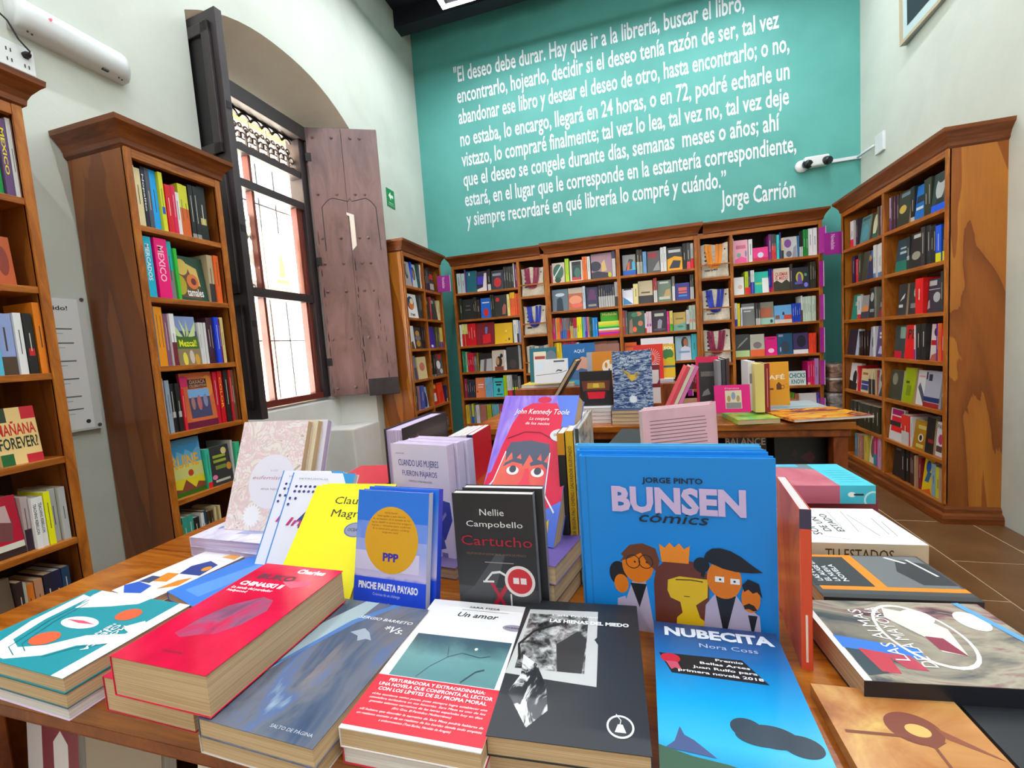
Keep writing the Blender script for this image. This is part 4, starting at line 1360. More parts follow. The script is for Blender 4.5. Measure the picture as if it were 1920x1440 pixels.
for rank, (area, bay, nm, cs, k, idx, cnt, e, u0, u1, h, z, set_, ux, nrm) in enumerate(allb):
    wd = u1 - u0; g = .0005
    left = (u0 if cs != 'R' else u1)
    if cs == 'B': base = Vector((left, 4.275, z))
    elif cs == 'R': base = Vector((1.60, left, z))
    else: base = Vector((-1.835, left, z))
    inn = -nrm
    cov = M(e[4])
    pages = PAGES_W if rnd.random() < .5 else PAGES
    if e[0] == 's':
        dep = .125 + rnd.random() * .025
        # spine out: local x into the shelf, local y to viewer's left
        org = base + ux * (wd - g) + inn * set_
        mx = frame(org, inn, (0, 0, 1)); t = wd - 2 * g
        mb, pb = book_parts(dep, h, t, cov, 'L', False, pages)
        pr = MB(); spine_print(pr, e, dep, h, t)
    else:
        t = .014 + rnd.random() * .016
        org = base + ux * g + inn * (set_ + .004)
        mx = frame(org, ux, (0, 0, 1))
        lean = Matrix.Rotation(R_(rnd.uniform(-7, -3)), 4, 'X')
        mx = mx @ lean
        mb, pb = book_parts(wd - 2 * g, h, t, cov, 'L', False, pages)
        pr = MB(); W_ = wd - 2 * g
        shapes_to(pr, e[5], lambda u, v, l: (u * W_, -EPS * (l + 1), v * h))
    if rank < N_SINGLE:
        cw = colour_word(e[4])
        lab = '%s %s, %s from left, %s shelf, %s' % (cw, 'book spine' if e[0] == 's' else 'face-out book', ORD[idx], ROW[k], nm)
        o = thing('shelved_book', lab, 'book', mx, 'books on the ' + nm)
        cvr = mb.build('cover', o); pb.build('page_block', o)
        if pr.v: pr.build('cover_print' if e[0] == 'f' else 'spine_print', cvr)
    else:
        for q in (mb, pb, pr):
            for f, mi in zip(q.f, q.mi): pass
            vs = [mx @ Vector(v) for v in q.v]
            o0 = len(stuff.v); stuff.v += [tuple(v) for v in vs]
            for f, mi in zip(q.f, q.mi):
                stuff.f.append(tuple(o0 + i for i in f)); stuff.mi.append(stuff.slot(q.mats[mi]))
so = stuff.build('packed_books')
so['kind'] = 'stuff'; so['label'] = 'small paperbacks packed on the far shelves'; so['category'] = 'books'
# picture books lying flat at the end of a shelf, with one propped on top
STK = [('d22', .0), ('a2c', .0), ('e64', .0), ('eee', .0), ('2a4', .0), ('9d4', .0), ('ed3', .0), ('ee6', .0)]
zz = ZB[2]
for i, (c, _) in enumerate(STK):
    tt = .0165 if i else .019
    mb, pb = book_parts(.192, .14, tt, M(c), 'T', False, PAGES_W)
    # spine towards the room: rebuild as a flat slab with the long coloured spine in front
    mx = frame((-.330, 4.292, zz + tt), (1, 0, 0), (0, 1, 0))
    o = thing('shelved_book', '%s book lying flat, %s up in the pile on the third shelf, third bay' % (colour_word(c), ORD[i]), 'book', mx, 'pile of flat books on the third shelf')
    mb.box((0, .0007, 0), (.192, tt - .0007, .0009), M(c)); mb.build('cover', o); pb.build('page_block', o)
    zz += tt + .0004
mb, pb = book_parts(.165, .088, .012, M('4a2'), 'L', False, PAGES_W)
o = thing('shelved_book', 'green picture book propped on the pile of flat books, third bay', 'book', frame((-.309, 4.33, zz), (1, 0, 0), (0, 0, 1)), 'pile of flat books on the third shelf')
cvr = mb.build('cover', o); pb.build('page_block', o)
pr = MB(); shapes_to(pr, 'T,Mafalda,.1,.62,.92,.9,ed8', lambda u, v, l: (u * .165, -EPS * (l + 1), v * .088)); pr.build('title', cvr)
# ------------------------------------------------------------------ tables
def table(name, label, x0, x1, y0, y1, h, shelves, back=True):
    t = thing(name, label, 'table', Matrix.Translation((x0, y0, 0)))
    w, d = x1 - x0, y1 - y0
    MB().box((0, 0, h - .03), (w, d, h), TABLEW).build('table_top', t, bevel=.004)
    MB().box((.012, .012, h - .062), (w - .012, d - .012, h - .03), TABLEL).build('edge_moulding', t, bevel=.006)
    L = .05
    for x in (.02, w - .02 - L):
        for y in (.02, d - .02 - L): MB().box((x, y, 0), (x + L, y + L, h - .062), TABLEL).build('leg', t, bevel=.003)
    for z in shelves: MB().box((.03, .03, z - .02), (w - .03, d - .03, z), TABLEL).build('lower_shelf', t, bevel=.002)
    MB().box((.03, d * .5, .1), (w - .03, d * .5 + .012, h - .062), BACKP).build('centre_panel', t)
    for x in (.03, w - .045): MB().box((x, .07, .1), (x + .015, d - .07, h - .062), TABLEL).build('side_panel', t)
    return t
T1 = .75
table('display_table', 'wooden display table in front, crowded with books', -1.02, .415, .32, 1.22, T1, (.42, .12))
table('display_table', 'second wooden display table, in front of the teal-wall shelves', -.78, .80, 1.955, 2.80, T1, (.40, .12))
rb = MB(); rb.box((-.67, 2.40, T1), (.20, 2.72, .885), TABLEL)
tag(rb.build('book_riser', bevel=.004), 'wooden riser block standing on the second display table', 'riser')
# ------------------------------------------------------------------ display books
ART = {}
def C(k): return ART[k[1:]] if k[0] == '@' else M(k)
def art_to(mb, spec, fn):
    for i, it in enumerate(q for q in spec.split(';') if q.strip()):
        a = it.strip().split(','); k = a[0]; c = C(a[-1])
        if k == 'r':
            u0, v0, u1, v1 = map(float, a[1:5]); mb.add([fn(u0, v0, i), fn(u1, v0, i), fn(u1, v1, i), fn(u0, v1, i)], [(0, 1, 2, 3)], c)
        elif k == 'e':
            cu, cv, ru, rv = map(float, a[1:5]); n = 32
            mb.add([fn(min(1, max(0, cu + ru * math.cos(t * 2 * math.pi / n))), min(1, max(0, cv + rv * math.sin(t * 2 * math.pi / n))), i) for t in range(n)], [tuple(range(n))], c)
        elif k == 'o':   # ring
            cu, cv, ru, rv, th = map(float, a[1:6]); n = 28; vs = []
            for t in range(n):
                for q in (1, 1 - th): vs.append(fn(min(1, max(0, cu + q * ru * math.cos(t * 2 * math.pi / n))), min(1, max(0, cv + q * rv * math.sin(t * 2 * math.pi / n))), i))
            mb.add(vs, [(2 * t, 2 * ((t + 1) % n), 2 * ((t + 1) % n) + 1, 2 * t + 1) for t in range(n)], c)
        elif k == 'p':
            q = list(map(float, a[1:-1])); n = len(q) // 2
            mb.add([fn(q[2 * j], q[2 * j + 1], i) for j in range(n)], [tuple(range(n))], c)
        elif k == 'l':   # polyline stroke, first number = width
            q = list(map(float, a[1:-1])); wd = q[0]; q = q[1:]; n = len(q) // 2
            vs = []
            for j in range(n):
                x, y = q[2 * j], q[2 * j + 1]
                xa, ya = q[2 * max(j - 1, 0)], q[2 * max(j - 1, 0) + 1]; xb, yb = q[2 * min(j + 1, n - 1)], q[2 * min(j + 1, n - 1) + 1]
                dx, dy = xb - xa, yb - ya; L = math.hypot(dx, dy) or 1
                vs += [fn(x - dy / L * wd / 2, y + dx / L * wd / 2, i), fn(x + dy / L * wd / 2, y - dx / L * wd / 2, i)]
            mb.add(vs, [(2 * j, 2 * j + 1, 2 * j + 3, 2 * j + 2) for j in range(n - 1)], c)
        elif k == 's':   # star burst: cu,cv,r_out,r_in,n  (r in u units, aspect by 'as')
            cu, cv, ro, ri, n, asp = map(float, a[1:7]); n = int(n)
            mb.add([fn(cu + (ro if t % 2 == 0 else ri) * math.cos(t * math.pi / n), cv + asp * (ro if t % 2 == 0 else ri) * math.sin(t * math.pi / n), i) for t in range(2 * n)], [tuple(range(2 * n))], c)
        elif k == 'V':
            put_text(mb, a[1], tuple(map(float, a[2:6])), c, (lambda u, v: fn(v, 1 - u, i)), .01)
        elif k in 'TtIR':
            box = tuple(map(float, a[2:6]))
            put_text(mb, a[1].replace('`', ','), box, c, (lambda u, v: fn(u, v, i)), {'T': .022, 't': .0, 'I': .006, 'R': .045}[k], .25 if k == 'I' else 0)
def hero(label, mx, w, h, t, cov, art='', letters='', hard=False, pages=None, spine='L', front=None, group=None, name='book', spine_mat=None, back_art='', spine_art=''):
    cm = C(cov) if isinstance(cov, str) else cov
    o = thing(name, label, 'book', mx, group)
    mb, pb = book_parts(w, h, t, cm, spine, hard, pages, None, C(front) if front else None, C(spine_mat) if spine_mat else None)
    cvr = mb.build('cover', o); pb.build('page_block', o)
    fn = lambda u, v, l: (u * w, -EPS * (l + 1), v * h)
    if art:
        q = MB(); art_to(q, art, fn); q.build('cover_print', cvr)
    if letters:
        q = MB(); art_to(q, letters, lambda u, v, l: (u * w, -EPS * (art.count(';') + 3), v * h)); q.build('lettering', cvr)
    if spine_art:
        q = MB(); art_to(q, spine_art, (lambda u, v, l: (-EPS * (l + 1), t * (1 - u), v * h)) if spine == 'L' else (lambda u, v, l: (w + EPS * (l + 1), t * u, v * h))); q.build('spine_print', cvr)
    return o
def stand(bx, by, z, yaw, lean, w):
    """front cover facing the room side; yaw/lean in degrees; bx,by = bottom centre of the front cover"""
    y, l = R_(yaw), R_(lean)
    u = Vector((math.cos(y), math.sin(y), 0)); n = Vector((math.sin(y), -math.cos(y), 0))
    v = math.cos(l) * Vector((0, 0, 1)) - math.sin(l) * n
    return frame(Vector((bx, by, z)) - u * w / 2, u, v)
def flat(x, y, ztop, ang):
    a = R_(ang)
    return frame((x, y, ztop), (math.cos(a), math.sin(a), 0), (-math.sin(a), math.cos(a), 0))
def grad_mat(name, cols, h, pos=None, nz=0.0, rough=.25):
    m, nt, b = new_mat(name)
    tc = nt.nodes.new('ShaderNodeTexCoord'); sp = nt.nodes.new('ShaderNodeSeparateXYZ'); nt.links.new(tc.outputs['Object'], sp.inputs[0])
    dv = nt.nodes.new('ShaderNodeMath'); dv.operation = 'DIVIDE'; dv.inputs[1].default_value = h; nt.links.new(sp.outputs[2], dv.inputs[0])
    src = dv.outputs[0]
    if nz:
        mp = tex_coord(nt, (20, 20, 20)); n = noise(nt, mp, 1.2, 5, .6, .5)
        mu = nt.nodes.new('ShaderNodeMath'); mu.operation = 'MULTIPLY_ADD'; mu.inputs[1].default_value = nz; nt.links.new(n.outputs[0], mu.inputs[0]); nt.links.new(src, mu.inputs[2])
        sb = nt.nodes.new('ShaderNodeMath'); sb.operation = 'SUBTRACT'; sb.inputs[1].default_value = nz / 2; nt.links.new(mu.outputs[0], sb.inputs[0]); src = sb.outputs[0]
    r = ramp(nt, cols, pos); nt.links.new(src, r.inputs[0]); nt.links.new(r.outputs[0], b.inputs['Base Color'])
    b.inputs['Roughness'].default_value = rough
    return m
def paint(name, cols, scale=(12, 12, 12), ns=1.0, detail=4, dist=1.0, pos=None, rough=.22, interp='LINEAR'):
    ART[name] = noise_mat(name, cols, scale, ns, detail, rough, dist, pos, interp=interp); return ART[name]
paint('marble', ['c25a78', 'e9d9d8', 'efe4e2', 'd9c8c4', 'e8c4cc', 'efe6e4', 'b8a48e', 'eddfe0'], (16, 16, 16), 1.0, 3, 3.5, [.2, .3, .4, .46, .52, .6, .68, .8])
paint('storm', ['2c3a5a', '4a5a74', '6b6f7c', '5a6f9a', '9fb2c0', '56607a'], (9, 9, 4), 1.0, 4, 1.5, [.25, .4, .5, .58, .68, .8], .1)
paint('photo_bw', ['181818', '3a3a3a', '8a8a8a', 'd0d0d0', '505050'], (60, 60, 60), 1.0, 6, .5, [.3, .42, .52, .64, .8])
paint('splash', ['26292e', '303338', 'd8d8d8', 'f0f0f0'], (60, 60, 26), 1.0, 6, 1.2, [.3, .47, .53, .75])
paint('redprint', ['c01038', 'd81444', 'e2224e', 'b4325a'], (9, 9, 9), 1.0, 4, .8, [.3, .5, .65, .8], .12)
paint('almas', ['2a2c34', '55565c', '8c8478', 'a8a08e', '8a6468', '4a3a44', 'b8b0a0'], (14, 14, 8), 1.0, 4, 1.6, [.2, .33, .43, .52, .6, .68, .8])
paint('brownmap', ['8a4a26', 'b4743e', 'c68f52', 'd8b060', 'a05c34'], (9, 9, 9), 1.0, 5, .8, [.25, .42, .52, .62, .78])
paint('sea', ['1a2440', '2c3f70', '56719c', 'c8d4e4', '33497c', '0f1728'], (34, 34, 110), 1.0, 4, 1.0, [.28, .4, .5, .58, .66, .8])
paint('greymag', ['8aa2a8', 'a8bcc0', 'c4d0d0', '7c949c'], (5, 12, 12), 1.0, 3, .8, [.3, .45, .6, .75])
paint('firemag', ['d89a2a', 'f0b83c', 'e88a20', '8a3a34', '6a2a30', 'f2c45a'], (6, 16, 16), 1.0, 3, 1.4, [.3, .42, .5, .57, .66, .76])
paint('greenmag', ['7ac8b8', '6cc23a', 'b8cc60', 'c89a62', '6a5a50'], (8, 8, 10), 1.0, 3, .8, [.3, .42, .54, .64, .76])
paint('metallic', ['6a6a68', '9a9a96', 'c8c6be', '8a887e', 'b0aea4'], (8, 60, 20), 1.0, 4, 1.0, [.3, .42, .52, .6, .7])
paint('redface', ['b02a3c', 'd8403c', 'e86a4a', '5a2a50', 'c85a7a'], (10, 10, 5), 1.0, 3, 1.0, [.3, .45, .55, .65, .75])
paint('violet_wrap', ['c4bcd8', 'd8d2ea', 'e8e4f4', 'aaa4c8'], (14, 14, 14), 1.0, 5, 1.0, [.3, .45, .58, .75])
paint('pinkcover', ['d4a4b4', 'e0b4c0', 'c898a8'], (5, 5, 5), 1.0, 3, .5, [.3, .5, .7])
paint('toole_skin', ['e8455a', 'f06a5c', 'f4806a'], (10, 10, 10), 1.0, 3, .5, [.35, .5, .65])
paint('hatch', ['b8a0ec', '9a78e0', '7a60d8'], (60, 60, 10), 1.0, 3, .5, [.3, .5, .7])
paint('cupphoto', ['1a0a0c', '2a1216', '3a1a1c'], (10, 10, 10), 1.0, 3, .5, [.3, .5, .7])
paint('pinkpaint', ['b8586a', 'cc7080', 'd88a96'], (10, 10, 10), 1.0, 4, .8, [.3, .5, .7])
paint('chinface', ['7a4a6a', '9a5676', 'b8406a', 'd02450', '6a4668'], (22, 22, 14), 1.0, 4, 1.2, [.3, .42, .52, .62, .78], .16)
ART['nube_sky'] = grad_mat('nube_sky', ['1f7fb4', '3fb6e6', '12a2e2', '1a6ab0', '2c4478'], .20, [.0, .18, .4, .72, .98])
ART['ppp_sky'] = grad_mat('ppp_sky', ['1a48d8', '1a48d8', 'c9bce2', '7f9ae6', '2a7ae0'], .183, [.0, .3, .34, .6, .9], .12, .3)
ART['teal_paint'] = grad_mat('teal_paint', ['5a8a8e', '6a9a9c', '44606a', '3a4a6a'], .209, [.36, .5, .62, .74], .15)
GD = 'books displayed on the front table'
# --- flat row along the front edge: lower copies first, the printed one on top
def pile(x, y, ang, w, h, zb, covs, label, fmt, **kw):
    z = zb; out = None
    n = len(covs)
    for i, (c, t, pg) in enumerate(covs):
        z += t
        dx = rnd.uniform(-.003, .003) if i < n - 1 else 0
        mx = flat(x + dx, y + (rnd.uniform(-.002, .003) if i < n - 1 else 0), z, ang)
        if i < n - 1: hero(fmt[i], mx, w, h, t - .0003, c, pages=pg, group=GD)
        else: out = hero(label, mx, w, h, t - .0003, c, pages=pg, group=GD, **kw)
    return z
pile(-.8185, .447, -92.5, .140, .208, T1, [('d9bfe0', .014, PAGES_W), ('2c6a74', .018, PAGES), ('1b8f9c', .018, PAGES)],
     'teal book printed with a white mask and orange cheeks, at table corner', ['lilac-edged book at the bottom of the teal book pile', 'dark teal book in the middle of the teal book pile'],
     art='r,0,.9,1,1,eef2f2;p,.0,.1,.08,.1,.3,.18,.2,.42,.1,.6,.0,.62,eef2f2;p,.1,.02,.55,.06,.95,.2,.97,.42,.86,.62,.7,.72,.6,.95,.46,.96,.58,.66,.76,.52,.84,.36,.78,.22,.5,.14,.12,.12,eef2f2;e,.46,.44,.08,.16,eef2f2;p,.45,.3,.47,.44,.45,.58,.43,.44,d8506a;e,.26,.68,.09,.09,e2603a;e,.70,.42,.09,.10,e2603a;p,.3,.88,.42,.8,.46,.9,.36,.97,eef2f2;p,.1,.3,.2,.36,.16,.44,.06,.4,eef2f2;l,.006,.2,.2,.5,.24,.8,.34,.86,.46,1b6f7c;l,.006,.16,.16,.5,.19,.86,.3,.92,.44,1b6f7c;l,.006,.62,.9,.72,.74,.88,.64,1b6f7c',
     letters='T,MÓNICA,.40,.80,.74,.84,f2f2f2;T,OJEDA,.40,.745,.70,.785,f2f2f2;T,NEFANDO,.40,.70,.68,.73,f2f2f2')
hero('thick red-covered paperback beneath the glossy red one, pushed aside', flat(-.590, .318, T1 + .041, -1.5), .134, .199, .0408, 'c01038', pages=PAGES, group=GD)
hero('thick red paperback with white lettering, topmost of its pair at table edge', flat(-.541, .300, T1 + .0848, -1.5), .134, .199, .0436, '@redprint', pages=PAGES, group=GD,
     art='p,.24,.22,.34,.2,.48,.24,.6,.26,.72,.36,.78,.5,.7,.6,.56,.62,.44,.56,.34,.5,.26,.36,@chinface;p,.52,.8,.8,.84,.86,.79,.7,.74,.62,.76,d85a78',
     letters='R,Charles,.52,.915,.86,.965,f4eef0;R,CHINASKI II,.08,.72,.60,.765,f4eef0;T,La senda del perdedor,.06,.675,.56,.70,f4eef0;T,Hollywood,.06,.64,.30,.662,f4eef0;R,BUKO,.16,.81,.62,.87,5a2038;t,ANAGRAMA,.36,.09,.58,.108,8a1838')
pile(-.425, .2965, -2.5, .139, .208, T1, [('cfc9c4', .019, PAGES), ('@storm', .020, PAGES)],
     'paperback with a stormy grey-blue painted cover, third along the table edge', ['pale paperback under the stormy grey-blue one'],
     art='p,.0,.6,.3,1,.45,1,.42,.86,.24,.6,.1,.3,.0,.12,9fb4bc;p,.1,.34,.42,.78,.7,1,.62,1,.36,.8,.05,.3,4a78b8;p,.46,.70,.56,.75,.64,.72,.72,.66,.66,.665,.6,.64,.56,.68,98a4b4',
     letters='I,SERGIO BARRETO,.40,.835,.96,.86,f0f0f4;I,*Vs.,.74,.745,.94,.80,f0f0f4;t,SALTO DE PÁGINA,.58,.045,.93,.062,c0c6d0')
pile(-.280, .317, .6, .1395, .210, T1, [('c41a30', .017, PAGES_W), ('e9e8ea', .0195, PAGES)],
     'white paperback wrapped in a red band, between the grey-blue and black ones', ['red-covered paperback under the white one with the red band'],
     art='r,.08,.33,.93,.66,@teal_paint;l,.006,.3,.34,.36,.42,.46,.5,.42,.58,2e4450;l,.006,.46,.5,.56,.54,.72,.52,.8,.54,2e4450;l,.012,.66,.34,.74,.42,.8,.44,2e4450;e,.66,.58,.014,.01,e8f4f4;r,0,.0,1,.325,d41f36;r,0,0,1,.02,eceaec;e,.895,.785,.10,.028,9a94a4;l,.003,.34,.915,.8,.915,999',
     letters='t,SARA MESA,.40,.935,.70,.955,222;I,Un amor,.33,.845,.72,.89,222;T,OCEANO,.82,.778,.97,.792,33303a;T,PERTURBADORA Y EXTRAORDINARIA:,.12,.288,.88,.308,f6eef0;T,UNA NOVELA QUE CONFRONTA AL LECTOR,.06,.258,.95,.278,f6eef0;T,CON LOS LÍMITES DE SU PROPIA MORAL,.08,.228,.92,.248,f6eef0;I,«Una escritora como pocas` pues siempre logra establecer una,.06,.198,.94,.210,f6eef0;I,atmósfera turbadora en sus historias. Sara Mesa es uno de los,.06,.176,.94,.188,f6eef0;I,grandes talentos narrativos de las letras españolas hoy en día»,.08,.154,.93,.166,f6eef0;I,(Eric Gras` El Periódico Mediterráneo),.28,.132,.72,.144,f6eef0;I,«Si hubiera que describir la narrativa de Sara Mesa podría hablarse de,.05,.106,.96,.118,f6eef0;I,un realismo extraño o de un realismo de los bordes donde todo empieza,.05,.084,.96,.096,f6eef0;I,a emborronarse» (Toni Burbo` Heraldo de Aragón),.24,.062,.76,.074,f6eef0')
pile(-.142, .335, 3.2, .1405, .209, T1, [('2a2c30', .018, PAGES), ('26292e', .0195, PAGES)],
     'black paperback with a torn black-and-white photograph on its cover, front row', ['black-covered paperback under the one with the torn photograph'],
     art='p,.0,.36,.05,.9,.66,.915,.66,.68,.64,.66,.67,.62,.67,.325,.36,.34,c4c4c4;r,.06,.40,.58,.86,@photo_bw;p,.38,.40,.56,.40,.58,.66,.5,.72,.34,.6,2e2e2e;l,.022,.08,.46,.04,.58,.14,.7,.4,.8,202020;p,.1,.5,.22,.44,.32,.3,.36,.16,.24,.06,.14,.16,.06,.24,.12,.36,@splash;e,.825,.12,.085,.058,dcdcdc;e,.825,.12,.072,.048,33363a;p,.79,.09,.86,.09,.84,.13,.81,.13,dcdcdc;l,.006,.80,.18,.83,.15,.82,.12,dcdcdc',
     letters='T,Carla Pravisani,.26,.845,.66,.865,f0f0f0;R,LAS HIENAS DEL MIEDO,.25,.785,.92,.815,f0f0f0')
pile(.0035, .343, -.8, .1345, .200, T1, [('2c4478', .0125, PAGES_W), ('2c4478', .0125, PAGES_W)],
     'bright blue paperback showing a dark cloud, at the foot of the blue comic', ['blue-backed paperback under the one with the dark cloud'],
     front='@nube_sky', art='p,.03,.72,.66,.735,.80,.575,.12,.575,1a1c22;e,.12,.685,.075,.038,c4223a;p,.08,.66,.17,.66,.2,.6,.15,.615,.12,.6,c4506a;e,.56,.29,.1,.055,33404c;e,.7,.265,.16,.06,36444f;e,.86,.24,.12,.055,33404c;e,.62,.25,.14,.045,36444f;p,0,0,1,0,1,.03,.7,.05,.4,.09,.2,.1,.0,.13,3f5f4a;p,.04,.12,.16,.2,.22,.18,.34,.11,4a5a86;p,.1,.16,.14,.24,.18,.17,4a5a86',
     letters='R,NUBECITA,.09,.88,.95,.955,dde4f2;t,Nora Coss,.36,.80,.80,.835,b9c8e4;T,Premio,.46,.70,.66,.718,f0f0f0;T,Bellas Artes,.34,.665,.70,.683,f0f0f0;T,Juan Rulfo para,.28,.63,.74,.648,f0f0f0;T,primera novela 2018,.17,.593,.77,.612,f0f0f0')
# --- right-hand edge of the table
hero('brown book with a painted knot and a white label, at the near table corner', flat(.163, .285, T1 + .013, 2), .118, .198, .0125, '@brownmap', hard=False, pages=PAGES_W, group=GD,
     art='e,.55,.78,.18,.09,7c3a24;e,.57,.77,.08,.035,d8b060;p,.44,.74,.7,.72,.6,.68,.5,.7,7c3a24;p,.7,.8,.95,.68,.98,.66,.72,.74,8c4a2c;l,.016,.06,.72,.46,.73,7c3f26;l,.022,.6,.7,.6,.4,.64,.1,7c3f26;p,.55,.1,.98,.1,.98,.36,.6,.4,d9dbe6', letters='I,an,.84,.16,.96,.22,7a3a8a;I,ora,.66,.16,.8,.22,7a3a8a')
hero('black book with white script, lying at the right table edge', flat(.287, .285, T1 + .010, 2), .112, .215, .0095, '22252a', group=GD, letters='I,o,.75,.68,.9,.74,e8e8ea;I,o,.8,.5,.95,.56,e8e8ea')
hero('grey and red painted book with white hand lettering, lying by the red spine', flat(.394, .494, T1 + .030, 96), .137, .196, .029, '1a1c26', group=GD, pages=PAGES, front='@almas',
     art='r,.0,.965,1,1,f0f0ee;p,.05,.96,.35,.96,.42,.86,.2,.8,.08,.86,33424c;p,.35,.97,.5,.97,.36,.6,.24,.62,2f78d8;p,.1,.88,.35,.9,.3,.78,.08,.8,c03448;p,.14,.75,.3,.8,.28,.68,.12,.66,b83a50;o,.55,.5,.4,.2,.08,e4e2dc;p,.3,.4,.62,.34,.82,.42,.9,.56,.76,.6,.5,.5,.34,.5,ddd8d0;e,.78,.42,.1,.08,f0eee8;p,.3,.4,.5,.42,.52,.5,.36,.5,8c3048;e,.74,.16,.13,.075,eef0ee;l,.04,.0,.06,.5,.03,1,.12,5aa0dc',
     letters='t,LAS ALMAS,.22,.70,.86,.77,f0eeec;t,DE LA MAYORÍA,.16,.60,.9,.67,f0eeec')
hero('glossy black book with an orange frame, lying between the white and grey-red ones', flat(.400, .651, T1 + .022, 95), .118, .178, .021, '1f2124', group=GD,
     front='45484c', art='r,.0,.0,.08,1,33363a;r,.16,.0,.24,.96,e8881a;r,.24,.5,.98,.58,e8881a;r,.94,.5,1,1,e8881a;r,.24,.02,.98,.5,6c7074;p,.3,.02,.8,.02,.9,.2,.6,.3,.3,.24,33353a;l,.02,.5,.06,.9,.12,dcdcdc;l,.03,.8,.16,.95,.26,e4e4e4;r,.24,.58,.94,.98,33373b',
     letters='T,LAS VOCES,.34,.9,.8,.94,d8dce2;T,EL AUGE DE,.34,.84,.86,.88,d8dce2;T,LA NUEVA,.34,.78,.7,.82,d8dce2;T,NOVELA,.34,.72,.74,.76,d8dce2')
hero('white book with scribbled black handwriting, beside the pink and turquoise pile', flat(.410, .778, T1 + .036, 93), .148, .160, .035, 'e6e6e6', group=GD, pages=PAGES_W, spine_mat='c8b49a',
     art='l,.006,.2,.3,.8,.34,444;l,.005,.3,.44,.9,.36,666;l,.004,.1,.6,.16,.8,333;l,.004,.2,.15,.6,.1,444;l,.004,.24,.2,.7,.15,444;l,.004,.4,.55,.9,.5,777', letters='t,SONETOS,.2,.8,.86,.88,333;t,DE UN,.3,.68,.7,.75,333;t,ESTADO,.3,.56,.8,.63,333',
     spine_art='r,0,0,1,1,c8b49a;V,TU ESTADOS,.14,.25,.72,.75,4a3420')
hero('lower pink and turquoise book under its twin', flat(.438, .984, T1 + .032, 93), .150, .165, .031, '7a2a3c', group=GD, pages=PAGES_W, spine_mat='8a3040')
hero('pink and turquoise paperback on top of its twin, far table corner', flat(.424, .962, T1 + .068, 93), .150, .165, .0355, 'cc7080', group=GD, pages=PAGES_W, front='@pinkpaint', spine_mat='b85a70',
     art='r,0,0,1,.36,4cc4d8;p,.72,.36,1,.36,1,.95,.85,.9,.8,.6,6a8088;p,.86,.5,1,.5,1,.98,.9,.95,58b4d4;l,.006,.15,.05,.15,.3,2a6a78;l,.006,.25,.05,.25,.3,2a6a78;l,.006,.35,.05,.35,.3,2a6a78;l,.006,.45,.05,.45,.3,2a6a78;l,.006,.55,.05,.55,.3,2a6a78;l,.006,.65,.05,.65,.3,2a6a78',
     spine_art='r,0,0,1,.36,3fb8d0;e,.5,.24,.14,.04,eef4f4;l,.1,.5,.22,.5,.12,222;o,.2,.02,.5,.1,.2,bfe6ee')
# --- second row, lying
hero('white book with blue and orange painted figures, lying behind the teal pile', flat(-.874, .502, T1 + .012, -11), .106, .170, .0115, 'ece8ea', group=GD, pages=PAGES,
     art='p,.0,.1,.3,.02,.6,.08,.5,.2,.1,.2,2c5cc0;p,.3,.25,.6,.3,.5,.45,.25,.42,dc8a2a;p,.5,.45,.95,.5,.85,.72,.55,.75,.4,.6,23408c;p,.1,.2,.35,.22,.3,.34,.1,.32,3a4a70;p,.7,.18,.95,.3,.9,.45,.75,.36,dc8a2a;p,.6,.85,.95,.86,.9,.97,.7,.96,e0a050;e,.8,.62,.08,.05,dc8a2a', letters='I,Adonis,.55,.78,.9,.81,e8e8f4')
hero('plain blue book lying half under the thick red paperback', flat(-.762, .512, T1 + .014, -17), .118, .168, .0135, '3a7cd8', group=GD, art='r,.55,.82,.8,.95,e8eef6;p,.2,.1,.6,.1,.7,.8,.4,.7,5a94e4')
hero('lower plastic-wrapped lilac book under the marbled one', flat(-.885, .650, T1 + .020, -4), .225, .145, .0195, '@violet_wrap', group=GD, pages=PAGES_L)
hero('upper plastic-wrapped lilac book under the marbled one', flat(-.882, .648, T1 + .040, -2), .220, .142, .0195, '@violet_wrap', group=GD, pages=PAGES_L, art='p,.1,.3,.3,.6,.26,.7,.08,.4,8a94c4;p,.4,.2,.8,.3,.7,.45,.42,.3,9aa2cc')
for i, (zz_, c) in enumerate(((.03, 'c8203a'),)):
    hero('red-covered thick book on top of the pile behind the yellow novels', flat(-.775 + .012 * i, .90, T1 + .028 + zz_, 6), .165, .21, .0295, c, group=GD, pages=PAGES)
hero('red-covered thick book underneath its twin, behind the yellow novels', flat(-.78, .90, T1 + .0275, 6), .165, .21, .027, 'c8203a', group=GD, pages=PAGES)
